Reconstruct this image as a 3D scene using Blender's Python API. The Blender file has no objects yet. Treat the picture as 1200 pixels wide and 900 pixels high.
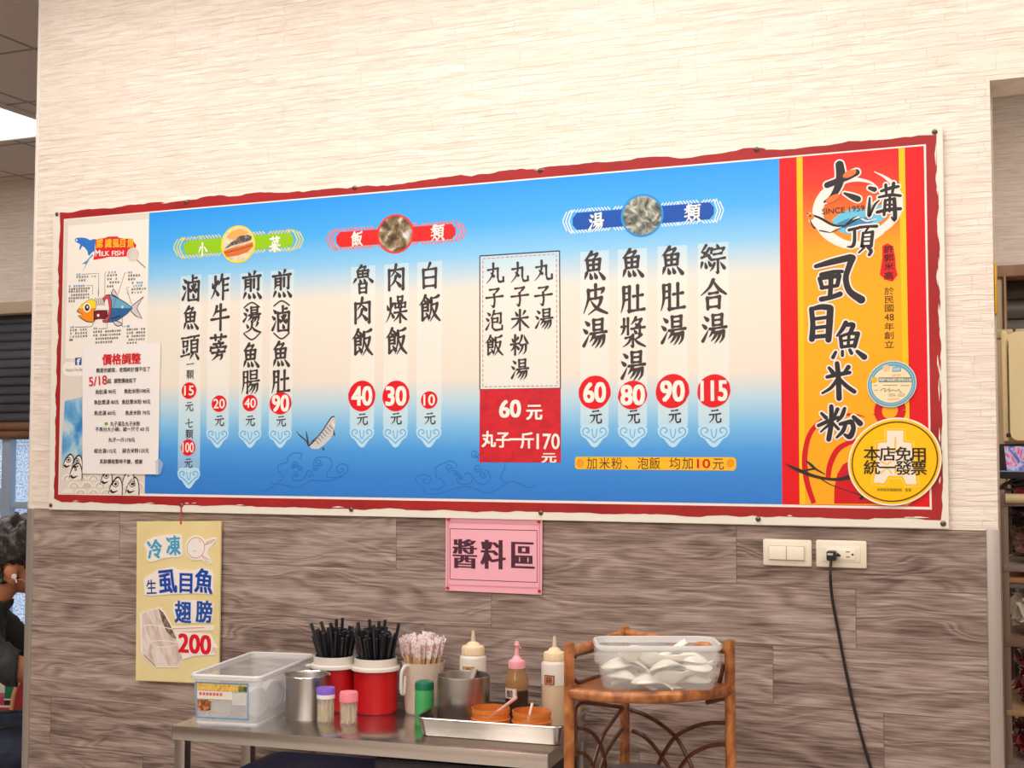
import bpy, bmesh, math, random
from mathutils import Vector, Matrix, noise
from mathutils.geometry import tessellate_polygon
random.seed(7)
SC = bpy.context.scene
COL = SC.collection
R = math.radians

# ------------------------------------------------------------------ camera, light, exposure
F = 1496.0                       # focal length in pixels of the 1200x900 photograph
ZB = 1.29                        # height of the printed panel's lower edge above the floor
CAM = Vector((2.78745, -3.09137, 0.12844 + ZB))
RX = Vector((.92364608, .38324358, .00150896))
RU = Vector((.01930393, -.05045555, .99853973))
RB = Vector((.38276007, -.92226818, -.05400118))
cd = bpy.data.cameras.new('camera')
cd.sensor_width = 36.0
cd.lens = F / 1200 * 36
cam = bpy.data.objects.new('camera', cd)
cam.matrix_world = Matrix(((RX.x, RU.x, RB.x, CAM.x), (RX.y, RU.y, RB.y, CAM.y), (RX.z, RU.z, RB.z, CAM.z), (0, 0, 0, 1)))
COL.objects.link(cam)
SC.camera = cam
SC.view_settings.view_transform = 'Standard'
SC.view_settings.look = 'None'
SC.view_settings.gamma = 1
SC.view_settings.use_curve_mapping = False
SC.view_settings.exposure = 0.09
SC.cycles.max_bounces = 10
SC.cycles.transparent_max_bounces = 24
SC.cycles.sample_clamp_indirect = 4
wd = bpy.data.worlds.new('world'); SC.world = wd; wd.use_nodes = True
wd.node_tree.nodes['Background'].inputs[0].default_value = (.95, .92, .9, 1)
wd.node_tree.nodes['Background'].inputs[1].default_value = .25
CEIL = 3.05
LIGHTS = [(0.2, -0.9, 12), (1.7, -0.9, 14), (3.2, -0.9, 10.5), (0.2, -3.0, 21), (1.7, -3.0, 23), (3.2, -3.0, 22), (1.7, -4.7, 21)]
def area_light(name, x, y, z, sx, sy, w, col=(1, .965, .92)):
    l = bpy.data.lights.new(name, 'AREA'); l.shape = 'RECTANGLE'; l.size = sx; l.size_y = sy; l.energy = w; l.color = col
    o = bpy.data.objects.new(name, l); o.location = (x, y, z); COL.objects.link(o); return o
for i, (x, y, w) in enumerate(LIGHTS):
    area_light('panel_light', x, y, CEIL - .03, 1.15, .55, w)
area_light('panel_light', -3.2, 1.4, CEIL - .03, .55, .55, 12)
area_light('panel_light', -1.4, .2, CEIL - .03, .55, .55, 8)
area_light('panel_light', 3.3, 1.5, CEIL - .03, .55, .55, 26, (1, .93, .86))  # warm lamp added to brighten the right rear room; no panel built there

# ------------------------------------------------------------------ pixel -> place helpers (photograph 1200x900)
def ray(px, py):
    return RX * ((px - 600) / F) + RU * ((450 - py) / F) - RB
def at(px, py, Y):
    d = ray(px, py); return CAM + d * ((Y - CAM.y) / d.y)
def onz(px, py, Z):
    d = ray(px, py); return CAM + d * ((Z - CAM.z) / d.z)
def vplane(px, py, P, Q):                     # on the upright plane through P and Q
    n = Vector((Q.y - P.y, -(Q.x - P.x), 0)); d = ray(px, py)
    return CAM + d * ((P - CAM).dot(n) / d.dot(n))
def zat(px, py, P):                           # height seen at that pixel straight above/below P
    d = ray(px, py); h = math.hypot(P.x - CAM.x, P.y - CAM.y) / math.hypot(d.x, d.y)
    return CAM.z + d.z * h
def pxm(P):                                   # metres per pixel at P
    return -(P - CAM).dot(RB) / F

# ------------------------------------------------------------------ materials
def lin(c):
    c = c / 255.0
    return c / 12.92 if c <= .04045 else ((c + .055) / 1.055) ** 2.4
def rgb(c, a=1): return (lin(c[0]), lin(c[1]), lin(c[2]), a)
MATS = {}
class NT:
    def __init__(s, name):
        s.m = bpy.data.materials.new(name); s.m.use_nodes = True; s.t = s.m.node_tree
        s.b = s.t.nodes['Principled BSDF']
    def n(s, typ, inp=None, **kw):
        nd = s.t.nodes.new(typ)
        for k, v in kw.items(): setattr(nd, k, v)
        for k, v in (inp or {}).items(): s.set(nd.inputs[k], v)
        return nd
    def set(s, sock, v):
        if isinstance(v, bpy.types.NodeSocket): s.t.links.new(v, sock)
        else: sock.default_value = v
    def math(s, op, a, b=0.0, c=0.0):
        nd = s.n('ShaderNodeMath', operation=op)
        s.set(nd.inputs[0], a); s.set(nd.inputs[1], b); s.set(nd.inputs[2], c); return nd.outputs[0]
    def ramp(s, fac, stops, interp='LINEAR'):
        nd = s.n('ShaderNodeValToRGB'); cr = nd.color_ramp; cr.interpolation = interp
        while len(cr.elements) < len(stops): cr.elements.new(.5)
        for e, (p, c) in zip(cr.elements, stops): e.position = p; e.color = rgb(c)
        s.set(nd.inputs[0], fac); return nd.outputs[0]
    def mix(s, fac, a, b, typ='MIX'):
        nd = s.n('ShaderNodeMix', data_type='RGBA', blend_type=typ)
        s.set(nd.inputs[0], fac); s.set(nd.inputs[6], a); s.set(nd.inputs[7], b); return nd.outputs[2]
    def xyz(s):
        tc = s.n('ShaderNodeTexCoord'); sp = s.n('ShaderNodeSeparateXYZ', {0: tc.outputs['Object']})
        return sp.outputs
    def vec(s, x, y, z=0.0):
        return s.n('ShaderNodeCombineXYZ', {0: x, 1: y, 2: z}).outputs[0]
    def noise(s, v, scale=5, detail=3, dist=0.0, out=0):
        nd = s.n('ShaderNodeTexNoise', {'Vector': v, 'Scale': scale, 'Detail': detail, 'Distortion': dist}); return nd.outputs[out]
    def bump(s, h, strength=.3, dist=.002):
        s.set(s.b.inputs['Normal'], s.n('ShaderNodeBump', {'Height': h, 'Strength': strength, 'Distance': dist}).outputs[0])
def mat(name, c, rough=.5, metal=0, alpha=1, spec=.5, coat=0, emis=0, var=None, bump=None, trans=0):
    key = name
    if key in MATS: return MATS[key]
    t = NT(name); b = t.b
    b.inputs['Base Color'].default_value = rgb(c); b.inputs['Roughness'].default_value = rough
    b.inputs['Metallic'].default_value = metal; b.inputs['Alpha'].default_value = alpha
    b.inputs['Specular IOR Level'].default_value = spec; b.inputs['Coat Weight'].default_value = coat
    b.inputs['Transmission Weight'].default_value = trans
    if emis:
        b.inputs['Emission Color'].default_value = rgb(c); b.inputs['Emission Strength'].default_value = emis
    if var or bump:
        o = t.xyz()
    if var:                                   # (other colour, (sx,sy,sz), detail, lo, hi)
        c2, s3, det, lo, hi = var
        v = t.vec(*[t.math('MULTIPLY', o[i], s3[i]) for i in range(3)])
        f = t.n('ShaderNodeMapRange', {0: t.noise(v, 1, det), 1: lo, 2: hi}).outputs[0]
        t.set(b.inputs['Base Color'], t.mix(f, rgb(c), rgb(c2)))
    if bump:                                  # ((sx,sy,sz), strength, distance)
        s3, st, ds = bump
        v = t.vec(*[t.math('MULTIPLY', o[i], s3[i]) for i in range(3)])
        t.bump(t.noise(v, 1, 3), st, ds)
    MATS[key] = t.m; return t.m
def ink(c, alpha=1):
    return mat('print_%d_%d_%d%s' % (*c, '' if alpha == 1 else '_a%d' % (alpha * 100)), c, rough=.42, spec=.3, alpha=alpha)

def wallpaper(name, ca, cb, cc):
    t = NT(name); x, y, z = t.xyz()
    h = t.math('ADD', x, y)
    w1 = t.noise(t.vec(t.math('MULTIPLY', h, 9), t.math('MULTIPLY', z, 16)), 1, 3)
    w2 = t.noise(t.vec(t.math('MULTIPLY', h, 11), t.math('ADD', t.math('MULTIPLY', z, 21), 7.3)), 1, 3)
    zz = t.math('ADD', z, t.math('MULTIPLY', w1, .011)); hh = t.math('ADD', h, t.math('MULTIPLY', w2, .03))
    def bricks(W, H, off, sq, fr, mort):
        return t.n('ShaderNodeTexBrick', {'Vector': t.vec(hh, zz), 'Color1': (0, 0, 0, 1), 'Color2': (1, 1, 1, 1), 'Mortar': (.4, .4, .4, 1), 'Scale': 1, 'Mortar Size': mort, 'Mortar Smooth': .9, 'Brick Width': W, 'Row Height': H}, offset=off, squash=sq, squash_frequency=fr)
    b1 = bricks(.16, .047, .37, 1.8, 3, .0012); b2 = bricks(.09, .0157, .41, 1.6, 2, .0011); b3 = bricks(.24, .0235, .3, .6, 3, .0011)
    cell = t.n('ShaderNodeTexWhiteNoise', {'Vector': t.vec(t.math('FLOOR', t.math('DIVIDE', hh, .33)), t.math('FLOOR', t.math('DIVIDE', zz, .047)))}, noise_dimensions='2D').outputs[0]
    k1 = t.math('LESS_THAN', cell, .3); k2 = t.math('LESS_THAN', cell, .7)
    def pick(o):
        return t.mix(k1, t.mix(k2, b3.outputs[o], b2.outputs[o]), b1.outputs[o])
    mort = pick('Fac'); tone = pick('Color')
    fine = t.noise(t.vec(t.math('MULTIPLY', hh, 8), t.math('MULTIPLY', zz, 110)), 1, 6, 1.2)
    med = t.noise(t.vec(t.math('MULTIPLY', hh, 5), t.math('MULTIPLY', zz, 40)), 1, 4, .8)
    col = t.mix(t.n('ShaderNodeMapRange', {0: fine, 1: .36, 2: .62}).outputs[0], rgb(ca), rgb(cb))
    col = t.mix(t.n('ShaderNodeMapRange', {0: med, 1: .42, 2: .72, 4: .6}).outputs[0], col, rgb(cc))
    col = t.mix(t.math('MULTIPLY', tone, .22), col, rgb(ca))
    col = t.mix(t.math('MULTIPLY', mort, .3), col, rgb([c * .84 for c in cc]))
    hgt = t.math('ADD', t.math('MULTIPLY', tone, .5), t.math('MULTIPLY', fine, 1.1))
    hgt = t.math('SUBTRACT', hgt, t.math('MULTIPLY', mort, .8))
    t.bump(hgt, .48, .004)
    t.set(t.b.inputs['Base Color'], col)
    t.b.inputs['Roughness'].default_value = .48; t.b.inputs['Specular IOR Level'].default_value = .35
    return t.m
def plank_mat():
    t = NT('grey_oak_planks'); x, y, z = t.xyz()
    H, W = .1415, .93
    row = t.math('FLOOR', t.math('DIVIDE', t.math('SUBTRACT', 1.245, z), H))
    r1 = t.n('ShaderNodeTexWhiteNoise', {'W': row}, noise_dimensions='1D').outputs[0]
    xo = t.math('DIVIDE', t.math('ADD', x, t.math('MULTIPLY', r1, W * 3)), W)
    pid = t.math('FLOOR', xo)
    idv = t.vec(pid, row)
    rn = t.n('ShaderNodeTexWhiteNoise', {'Vector': idv}, noise_dimensions='2D').outputs
    sp = t.n('ShaderNodeSeparateColor', {0: rn['Color']}).outputs
    gx = t.math('ADD', x, t.math('MULTIPLY', sp[0], 17)); gz = t.math('ADD', z, t.math('MULTIPLY', sp[1], 11))
    warp = t.noise(t.vec(t.math('MULTIPLY', gx, 2.6), t.math('MULTIPLY', gz, 10)), 1, 2)
    rings = t.noise(t.vec(t.math('MULTIPLY', gx, 1.3), t.math('ADD', t.math('MULTIPLY', gz, 11), t.math('MULTIPLY', warp, 1.7))), 1.0, 2, .3)
    rs = t.math('SINE', t.math('MULTIPLY', rings, 70))
    fine = t.noise(t.vec(t.math('MULTIPLY', gx, 9), t.math('MULTIPLY', gz, 210)), 1, 6, .6)
    big = t.noise(t.vec(t.math('MULTIPLY', gx, 2.2), t.math('MULTIPLY', gz, 26)), 1, 5, 1.0)
    hair = t.noise(t.vec(t.math('MULTIPLY', gx, 16), t.math('MULTIPLY', gz, 480)), 1, 4, .3)
    fine = t.math('ADD', t.math('MULTIPLY', fine, .62), t.math('MULTIPLY', hair, .38))
    f = t.math('ADD', t.math('MULTIPLY', rs, .07), t.math('ADD', t.math('MULTIPLY', fine, 1.0), t.math('MULTIPLY', big, .5)))
    f = t.math('ADD', f, t.math('MULTIPLY', t.math('SUBTRACT', sp[2], .5), .12))
    col = t.ramp(f, [(.50, (84, 67, 61)), (.66, (132, 112, 103)), (.82, (164, 144, 134)), (1.0, (194, 176, 165))])
    fz = t.math('FRACT', t.math('DIVIDE', t.math('SUBTRACT', 1.245, z), H)); fx = t.math('FRACT', xo)
    ez = t.math('LESS_THAN', fz, .018); ex = t.math('LESS_THAN', fx, .0022)
    e = t.math('MAXIMUM', ez, ex)
    col = t.mix(t.math('MULTIPLY', e, .6), col, rgb((84, 70, 64)))
    t.set(t.b.inputs['Base Color'], col)
    t.b.inputs['Roughness'].default_value = .42; t.b.inputs['Specular IOR Level'].default_value = .35
    t.bump(t.math('SUBTRACT', fine, t.math('MULTIPLY', e, 1.2)), .25, .0015)
    return t.m
def ceiling_mat():
    t = NT('ceiling_tile'); x, y, z = t.xyz()
    fx = t.math('FRACT', t.math('DIVIDE', t.math('ADD', x, 30.0), .605)); fy = t.math('FRACT', t.math('DIVIDE', t.math('ADD', y, 30.0), .605))
    e = t.math('MAXIMUM', t.math('LESS_THAN', fx, .035), t.math('LESS_THAN', fy, .035))
    sp = t.noise(t.vec(t.math('MULTIPLY', x, 60), t.math('MULTIPLY', y, 60)), 1, 3)
    col = t.mix(sp, rgb((196, 180, 170)), rgb((214, 200, 190)))
    col = t.mix(e, col, rgb((150, 134, 124)))
    t.set(t.b.inputs['Base Color'], col); t.b.inputs['Roughness'].default_value = .8
    return t.m
def floor_mat():
    t = NT('floor_tile'); x, y, z = t.xyz()
    br = t.n('ShaderNodeTexBrick', {'Vector': t.vec(x, y), 'Color1': rgb((186, 176, 166)), 'Color2': rgb((196, 186, 176)), 'Mortar': rgb((110, 100, 92)), 'Scale': 1, 'Mortar Size': .004, 'Brick Width': .6, 'Row Height': .6}, offset=0)
    t.set(t.b.inputs['Base Color'], br.outputs['Color']); t.b.inputs['Roughness'].default_value = .35
    return t.m
def steel(name, c=(178, 172, 166), rough=.28, axis=2):
    if name in MATS: return MATS[name]
    t = NT(name); o = t.xyz()
    s3 = [240, 240, 240]; s3[axis] = 4
    f = t.noise(t.vec(*[t.math('MULTIPLY', o[i], s3[i]) for i in range(3)]), 1, 3)
    t.b.inputs['Base Color'].default_value = rgb(c); t.b.inputs['Metallic'].default_value = 1
    t.set(t.b.inputs['Roughness'], t.n('ShaderNodeMapRange', {0: f, 1: .3, 2: .7, 3: rough - .03, 4: rough + .05}).outputs[0])
    MATS[name] = t.m; return t.m
def gradient_print(name, stops, z0, z1, axis=2):
    t = NT(name); o = t.xyz()
    f = t.n('ShaderNodeMapRange', {0: o[axis], 1: z0, 2: z1}).outputs[0]
    t.set(t.b.inputs['Base Color'], t.ramp(f, stops)); t.b.inputs['Roughness'].default_value = .4; t.b.inputs['Specular IOR Level'].default_value = .3
    t.bump(t.math('SINE', t.math('MULTIPLY', o[2], 1400)), .06, .0005)
    return t.m
def food_print(name, stops, scale=60, detail=6, dist=1.2):
    t = NT(name); x, y, z = t.xyz()
    f = t.noise(t.vec(x, z), scale, detail, dist)
    t.set(t.b.inputs['Base Color'], t.ramp(f, stops)); t.b.inputs['Roughness'].default_value = .4
    return t.m

# ------------------------------------------------------------------ mesh builder
ORG = {}
def smoothpts(pts, k=6):                      # Catmull-Rom through tuples of any length
    if len(pts) < 3: return [tuple(p) for p in pts]
    P = [pts[0]] + list(pts) + [pts[-1]]; out = []
    for i in range(1, len(P) - 2):
        for j in range(k):
            t = j / k; t2 = t * t; t3 = t2 * t
            out.append(tuple(.5 * (2 * b + (c - a) * t + (2 * a - 5 * b + 4 * c - d) * t2 + (3 * b - a - 3 * c + d) * t3) for a, b, c, d in zip(P[i - 1], P[i], P[i + 1], P[i + 2])))
    out.append(tuple(pts[-1])); return out
class MB:
    def __init__(s): s.v = []; s.f = []; s.m = []; s.s = []
    def add(s, vs, fs, mi=0, smooth=False, M=None):
        n = len(s.v)
        s.v += [tuple(M @ Vector(v)) if M else tuple(v) for v in vs]
        for f in fs: s.f.append(tuple(n + i for i in f)); s.m.append(mi); s.s.append(smooth)
    def box(s, lo, hi, mi=0, bev=0, M=None, seg=2):
        bm = bmesh.new(); bmesh.ops.create_cube(bm, size=1)
        lo = Vector(lo); hi = Vector(hi)
        for v in bm.verts: v.co = Vector([lo[i] + (v.co[i] + .5) * (hi[i] - lo[i]) for i in range(3)])
        if bev: bmesh.ops.bevel(bm, geom=bm.edges[:], offset=bev, segments=seg, affect='EDGES', profile=.5)
        s.bm(bm, mi, bev > 0, M)
    def bm(s, bm, mi=0, smooth=False, M=None):
        bm.verts.index_update()
        s.add([v.co.copy() for v in bm.verts], [[v.index for v in f.verts] for f in bm.faces], mi, smooth, M); bm.free()
    def lathe(s, prof, seg=32, mi=0, smooth=True, M=None, sx=1, sy=1):
        vs = []; fs = []
        for r, z in prof:
            for k in range(seg):
                a = 2 * math.pi * k / seg; vs.append((r * math.cos(a) * sx, r * math.sin(a) * sy, z))
        for i in range(len(prof) - 1):
            for k in range(seg):
                k2 = (k + 1) % seg
                fs.append((i * seg + k, i * seg + k2, (i + 1) * seg + k2, (i + 1) * seg + k))
        if prof[0][0] > 1e-6 and not abs(prof[0][0] - prof[-1][0]) < 1e-9: pass
        s.add(vs, fs, mi, smooth, M)
    def disc(s, r, z, seg=32, mi=0, M=None, up=True):
        vs = [(r * math.cos(2 * math.pi * k / seg), r * math.sin(2 * math.pi * k / seg), z) for k in range(seg)]
        s.add(vs, [tuple(range(seg)) if up else tuple(reversed(range(seg)))], mi, False, M)
    def tube(s, pts, r, seg=8, mi=0, caps=True, smooth=True):
        P = [Vector(p) for p in pts]; n = len(P); rr = r if isinstance(r, (list, tuple)) else [r] * n
        vs = []; fs = []; up = None
        for i in range(n):
            d = (P[min(i + 1, n - 1)] - P[max(i - 1, 0)]).normalized()
            if up is None: up = Vector((0, 0, 1)) if abs(d.z) < .9 else Vector((1, 0, 0))
            a = d.cross(up); a.normalize(); up = a.cross(d).normalized()
            for k in range(seg):
                t = 2 * math.pi * k / seg + math.pi / seg
                vs.append(P[i] + (a * math.cos(t) + up * math.sin(t)) * rr[i])
        for i in range(n - 1):
            for k in range(seg):
                k2 = (k + 1) % seg; fs.append((i * seg + k, i * seg + k2, (i + 1) * seg + k2, (i + 1) * seg + k))
        s.add(vs, fs, mi, smooth)
        if caps: s.add(vs[:seg], [tuple(reversed(range(seg)))], mi); s.add(vs[-seg:], [tuple(range(seg))], mi)
    def flat(s, pts, mi=0):                   # any flat outline of 3D points
        P = [Vector(p) for p in pts]
        s.add(P, tessellate_polygon([P]), mi)
    def slab(s, pts, depth, mi=0, axis=Vector((0, -1, 0))):   # outline with thickness: pts on the back, front = +axis*depth
        P = [Vector(p) for p in pts]; n = len(P); Q = [p + axis * depth for p in P]
        s.add(Q, tessellate_polygon([Q]), mi); s.add(P, tessellate_polygon([P]), mi)
        s.add(P + Q, [(i, (i + 1) % n, n + (i + 1) % n, n + i) for i in range(n)], mi)
    def build(s, name, mats, parent=None, org=None, loc=None, rotz=0, fix=True):
        me = bpy.data.meshes.new(name)
        o3 = ORG.get(parent) if parent is not None else org
        v = s.v if o3 is None else [(a - o3[0], b - o3[1], c - o3[2]) for a, b, c in s.v]
        me.from_pydata(v, [], s.f)
        for m_ in (mats if isinstance(mats, (list, tuple)) else [mats]): me.materials.append(m_)
        me.polygons.foreach_set('material_index', s.m); me.polygons.foreach_set('use_smooth', s.s)
        if fix:
            bm = bmesh.new(); bm.from_mesh(me); bmesh.ops.remove_doubles(bm, verts=bm.verts, dist=1e-6)
            bmesh.ops.recalc_face_normals(bm, faces=bm.faces); bm.to_mesh(me); bm.free()
            if any(s.s):
                try: me.set_sharp_from_angle(angle=R(40))
                except Exception: pass
        me.update()
        o = bpy.data.objects.new(name, me); COL.objects.link(o)
        if parent is not None:
            o.parent = parent
            if o3 is not None: ORG[o] = o3
        else:
            if org is not None: o.location = org; ORG[o] = Vector(org)
            if loc is not None: o.location = loc
            o.rotation_euler[2] = rotz
        return o
def tag(o, label, cat, group=None, kind=None):
    if label: o['label'] = label
    if cat: o['category'] = cat
    if group: o['group'] = group
    if kind: o['kind'] = kind
    return o
def thing(name, label, cat, loc, rotz=0, group=None, world=False):
    o = bpy.data.objects.new(name, None); o.empty_display_size = .05; COL.objects.link(o)
    o.location = loc; o.rotation_euler[2] = rotz
    if world: ORG[o] = Vector(loc)            # its parts are built in room coordinates
    return tag(o, label, cat, group)
def struct(name, m, mats):
    o = m.build(name, mats); o['kind'] = 'structure'; return o
def dup(o, label=None, parent=None):
    c = o.copy(); COL.objects.link(c)
    if parent is not None: c.parent = parent; c.matrix_parent_inverse = o.matrix_parent_inverse
    if label: c['label'] = label
    for ch in list(o.children): dup(ch, None, c)
    return c

# ------------------------------------------------------------------ flat print helpers
YB = -.0125                                   # front of the menu board
class Art(MB):
    """flat print on an upright plane facing -Y, drawn from photograph coordinates"""
    Y0 = YB
    def __init__(s, Y0=None): super().__init__(); s.Y0 = YB if Y0 is None else Y0; s.k = 0
    def add(s, vs, fs, mi=0, smooth=False, M=None):       # overlapping pieces of ink never share one plane exactly
        s.k = (s.k + 1) % 14
        super().add([(v[0], v[1] - s.k * .000015, v[2]) for v in vs], fs, mi, smooth, M)
    def Y(s, L): return s.Y0 - L * .0003
    def p(s, x, y, L=0): return at(x, y, s.Y(L))
    def poly(s, pts, L, mi=0): s.flat([s.p(x, y, L) for x, y in pts], mi)
    def ell(s, cx, cy, rx, ry, L, mi=0, seg=48, tilt=-.06, wob=0):
        s.poly([(cx + rx * (1 + wob * noise.noise((3 * math.cos(a), 3 * math.sin(a), cx))) * math.cos(a), cy + ry * math.sin(a) + tilt * rx * math.cos(a)) for a in [2 * math.pi * k / seg for k in range(seg)]], L, mi)
    def ring(s, cx, cy, rx, ry, w, L, mi=0, a0=0, a1=360, tilt=-.06):
        n = 48
        s.line([(cx + rx * math.cos(R(a0 + (a1 - a0) * k / n)), cy + ry * math.sin(R(a0 + (a1 - a0) * k / n)) + tilt * rx * math.cos(R(a0 + (a1 - a0) * k / n))) for k in range(n + 1)], w, L, mi)
    def line(s, pts, w, L, mi=0, k=0, caps=False):
        """ribbon; pts (x,y) or (x,y,w) in pixels"""
        q = [(p[0], p[1], p[2] if len(p) > 2 else w) for p in pts]
        if k: q = smoothpts(q, k)
        W = [s.p(x, y, L) for x, y, _ in q]; n = len(W); sc = pxm(W[0]) * 1.0
        left = []; right = []
        for i in range(n):
            d = W[min(i + 1, n - 1)] - W[max(i - 1, 0)]
            if d.length < 1e-9: d = Vector((1, 0, 0))
            d.normalize(); nn = Vector((-d.z, 0, d.x)) * (q[i][2] * sc * .5)
            left.append(W[i] + nn); right.append(W[i] - nn)
        s.add(left + right, [(i, i + 1, n + i + 1, n + i) for i in range(n - 1)], mi)
        if caps:
            for i in (0, n - 1):
                r = q[i][2] * sc * .5
                s.add([W[i] + Vector((math.cos(a), 0, math.sin(a))) * r for a in [2 * math.pi * k / 12 for k in range(12)]], [tuple(range(12))], mi)
    def spiral(s, cx, cy, r, turns, L, mi=0, w=1, a0=0, sgn=1):
        n = int(18 * turns)
        s.line([(cx + r * (1 - .8 * i / n) * math.cos(a0 + sgn * 2 * math.pi * turns * i / n), cy + r * (1 - .8 * i / n) * math.sin(a0 + sgn * 2 * math.pi * turns * i / n)) for i in range(n + 1)], w, L, mi)
GL = {}
_cu = bpy.data.curves.new('glyph_source', 'FONT'); _to = bpy.data.objects.new('glyph_source', _cu); COL.objects.link(_to)
_cu.resolution_u = 3
def glyph(ch):
    if ch not in GL:
        _cu.body = ch
        dg = bpy.context.evaluated_depsgraph_get(); dg.update()
        me = bpy.data.meshes.new_from_object(_to.evaluated_get(dg))
        vs = [(v.co.x, v.co.y) for v in me.vertices]; fs = [tuple(p.vertices) for p in me.polygons]
        bpy.data.meshes.remove(me)
        xs = [v[0] for v in vs] or [0]; ys = [v[1] for v in vs] or [0]
        GL[ch] = (vs, fs, (min(xs), max(xs), min(ys), max(ys)))
    return GL[ch]
REG = ((0, 0),)
BOLD = ((-.018, 0), (.018, 0), (0, .014), (0, -.014))
XB = ((-.035, -.02), (.035, -.02), (-.035, .02), (.035, .02), (0, 0))
KAI = ((-.024, -.006), (.024, .006), (0, .012), (0, -.008))
MING = ((-.045, 0), (-.022, 0), (0, 0), (.022, 0), (.045, 0))
def put(a, ch, cx, cy, h, L, mi=0, st=REG, shear=0., rot=0., xs=1., fit=None):
    """one glyph or string: em box centred at pixel (cx,cy), ink height about h px; fit=(w,h) fits the ink to that box; rot in degrees"""
    vs, fs, (x0, x1, y0, y1) = glyph(ch)
    if not fs: return
    C = a.p(cx, cy, L)
    sx = (a.p(cx + 1, cy, L) - C).length * 1.0; sz = (a.p(cx, cy - 1, L) - C).length
    if fit:
        ex = fit[0] * sx / (x1 - x0); ez = fit[1] * sz / (y1 - y0); ox = (x0 + x1) / 2; oy = (y0 + y1) / 2
    else:
        ez = h * sz / .9; ex = ez * xs; ox = .5; oy = .38
    c, s_ = math.cos(R(rot)), math.sin(R(rot))
    for dx, dy in st:
        out = []
        for x, y in vs:
            X = (x - ox + dx) * ex; Z = (y - oy + dy) * ez + shear * (x - ox) * ex
            out.append((C.x + X * c - Z * s_, C.y, C.z + X * s_ + Z * c))
        a.add(out, fs, mi)
def brush(a, box, strokes, L, mi, grow=0.0):
    x0, y0, x1, y1 = box; k = ((x1 - x0) + (y1 - y0)) / 200
    for st in strokes:
        a.line([(x0 + x * (x1 - x0) / 100, y0 + y * (y1 - y0) / 100, w * k * 1.14 + grow) for x, y, w in st], 0, L, mi, k=4, caps=True)
PAGE = ';h52,9 97,5;p76,8 68,22;v57,23 58,68;h57,24 91,21;v91,21 89,67;h58,38 89,36;h58,52 89,50;h58,67 89,65;p68,70 50,93;d78,70 95,92'
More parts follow.
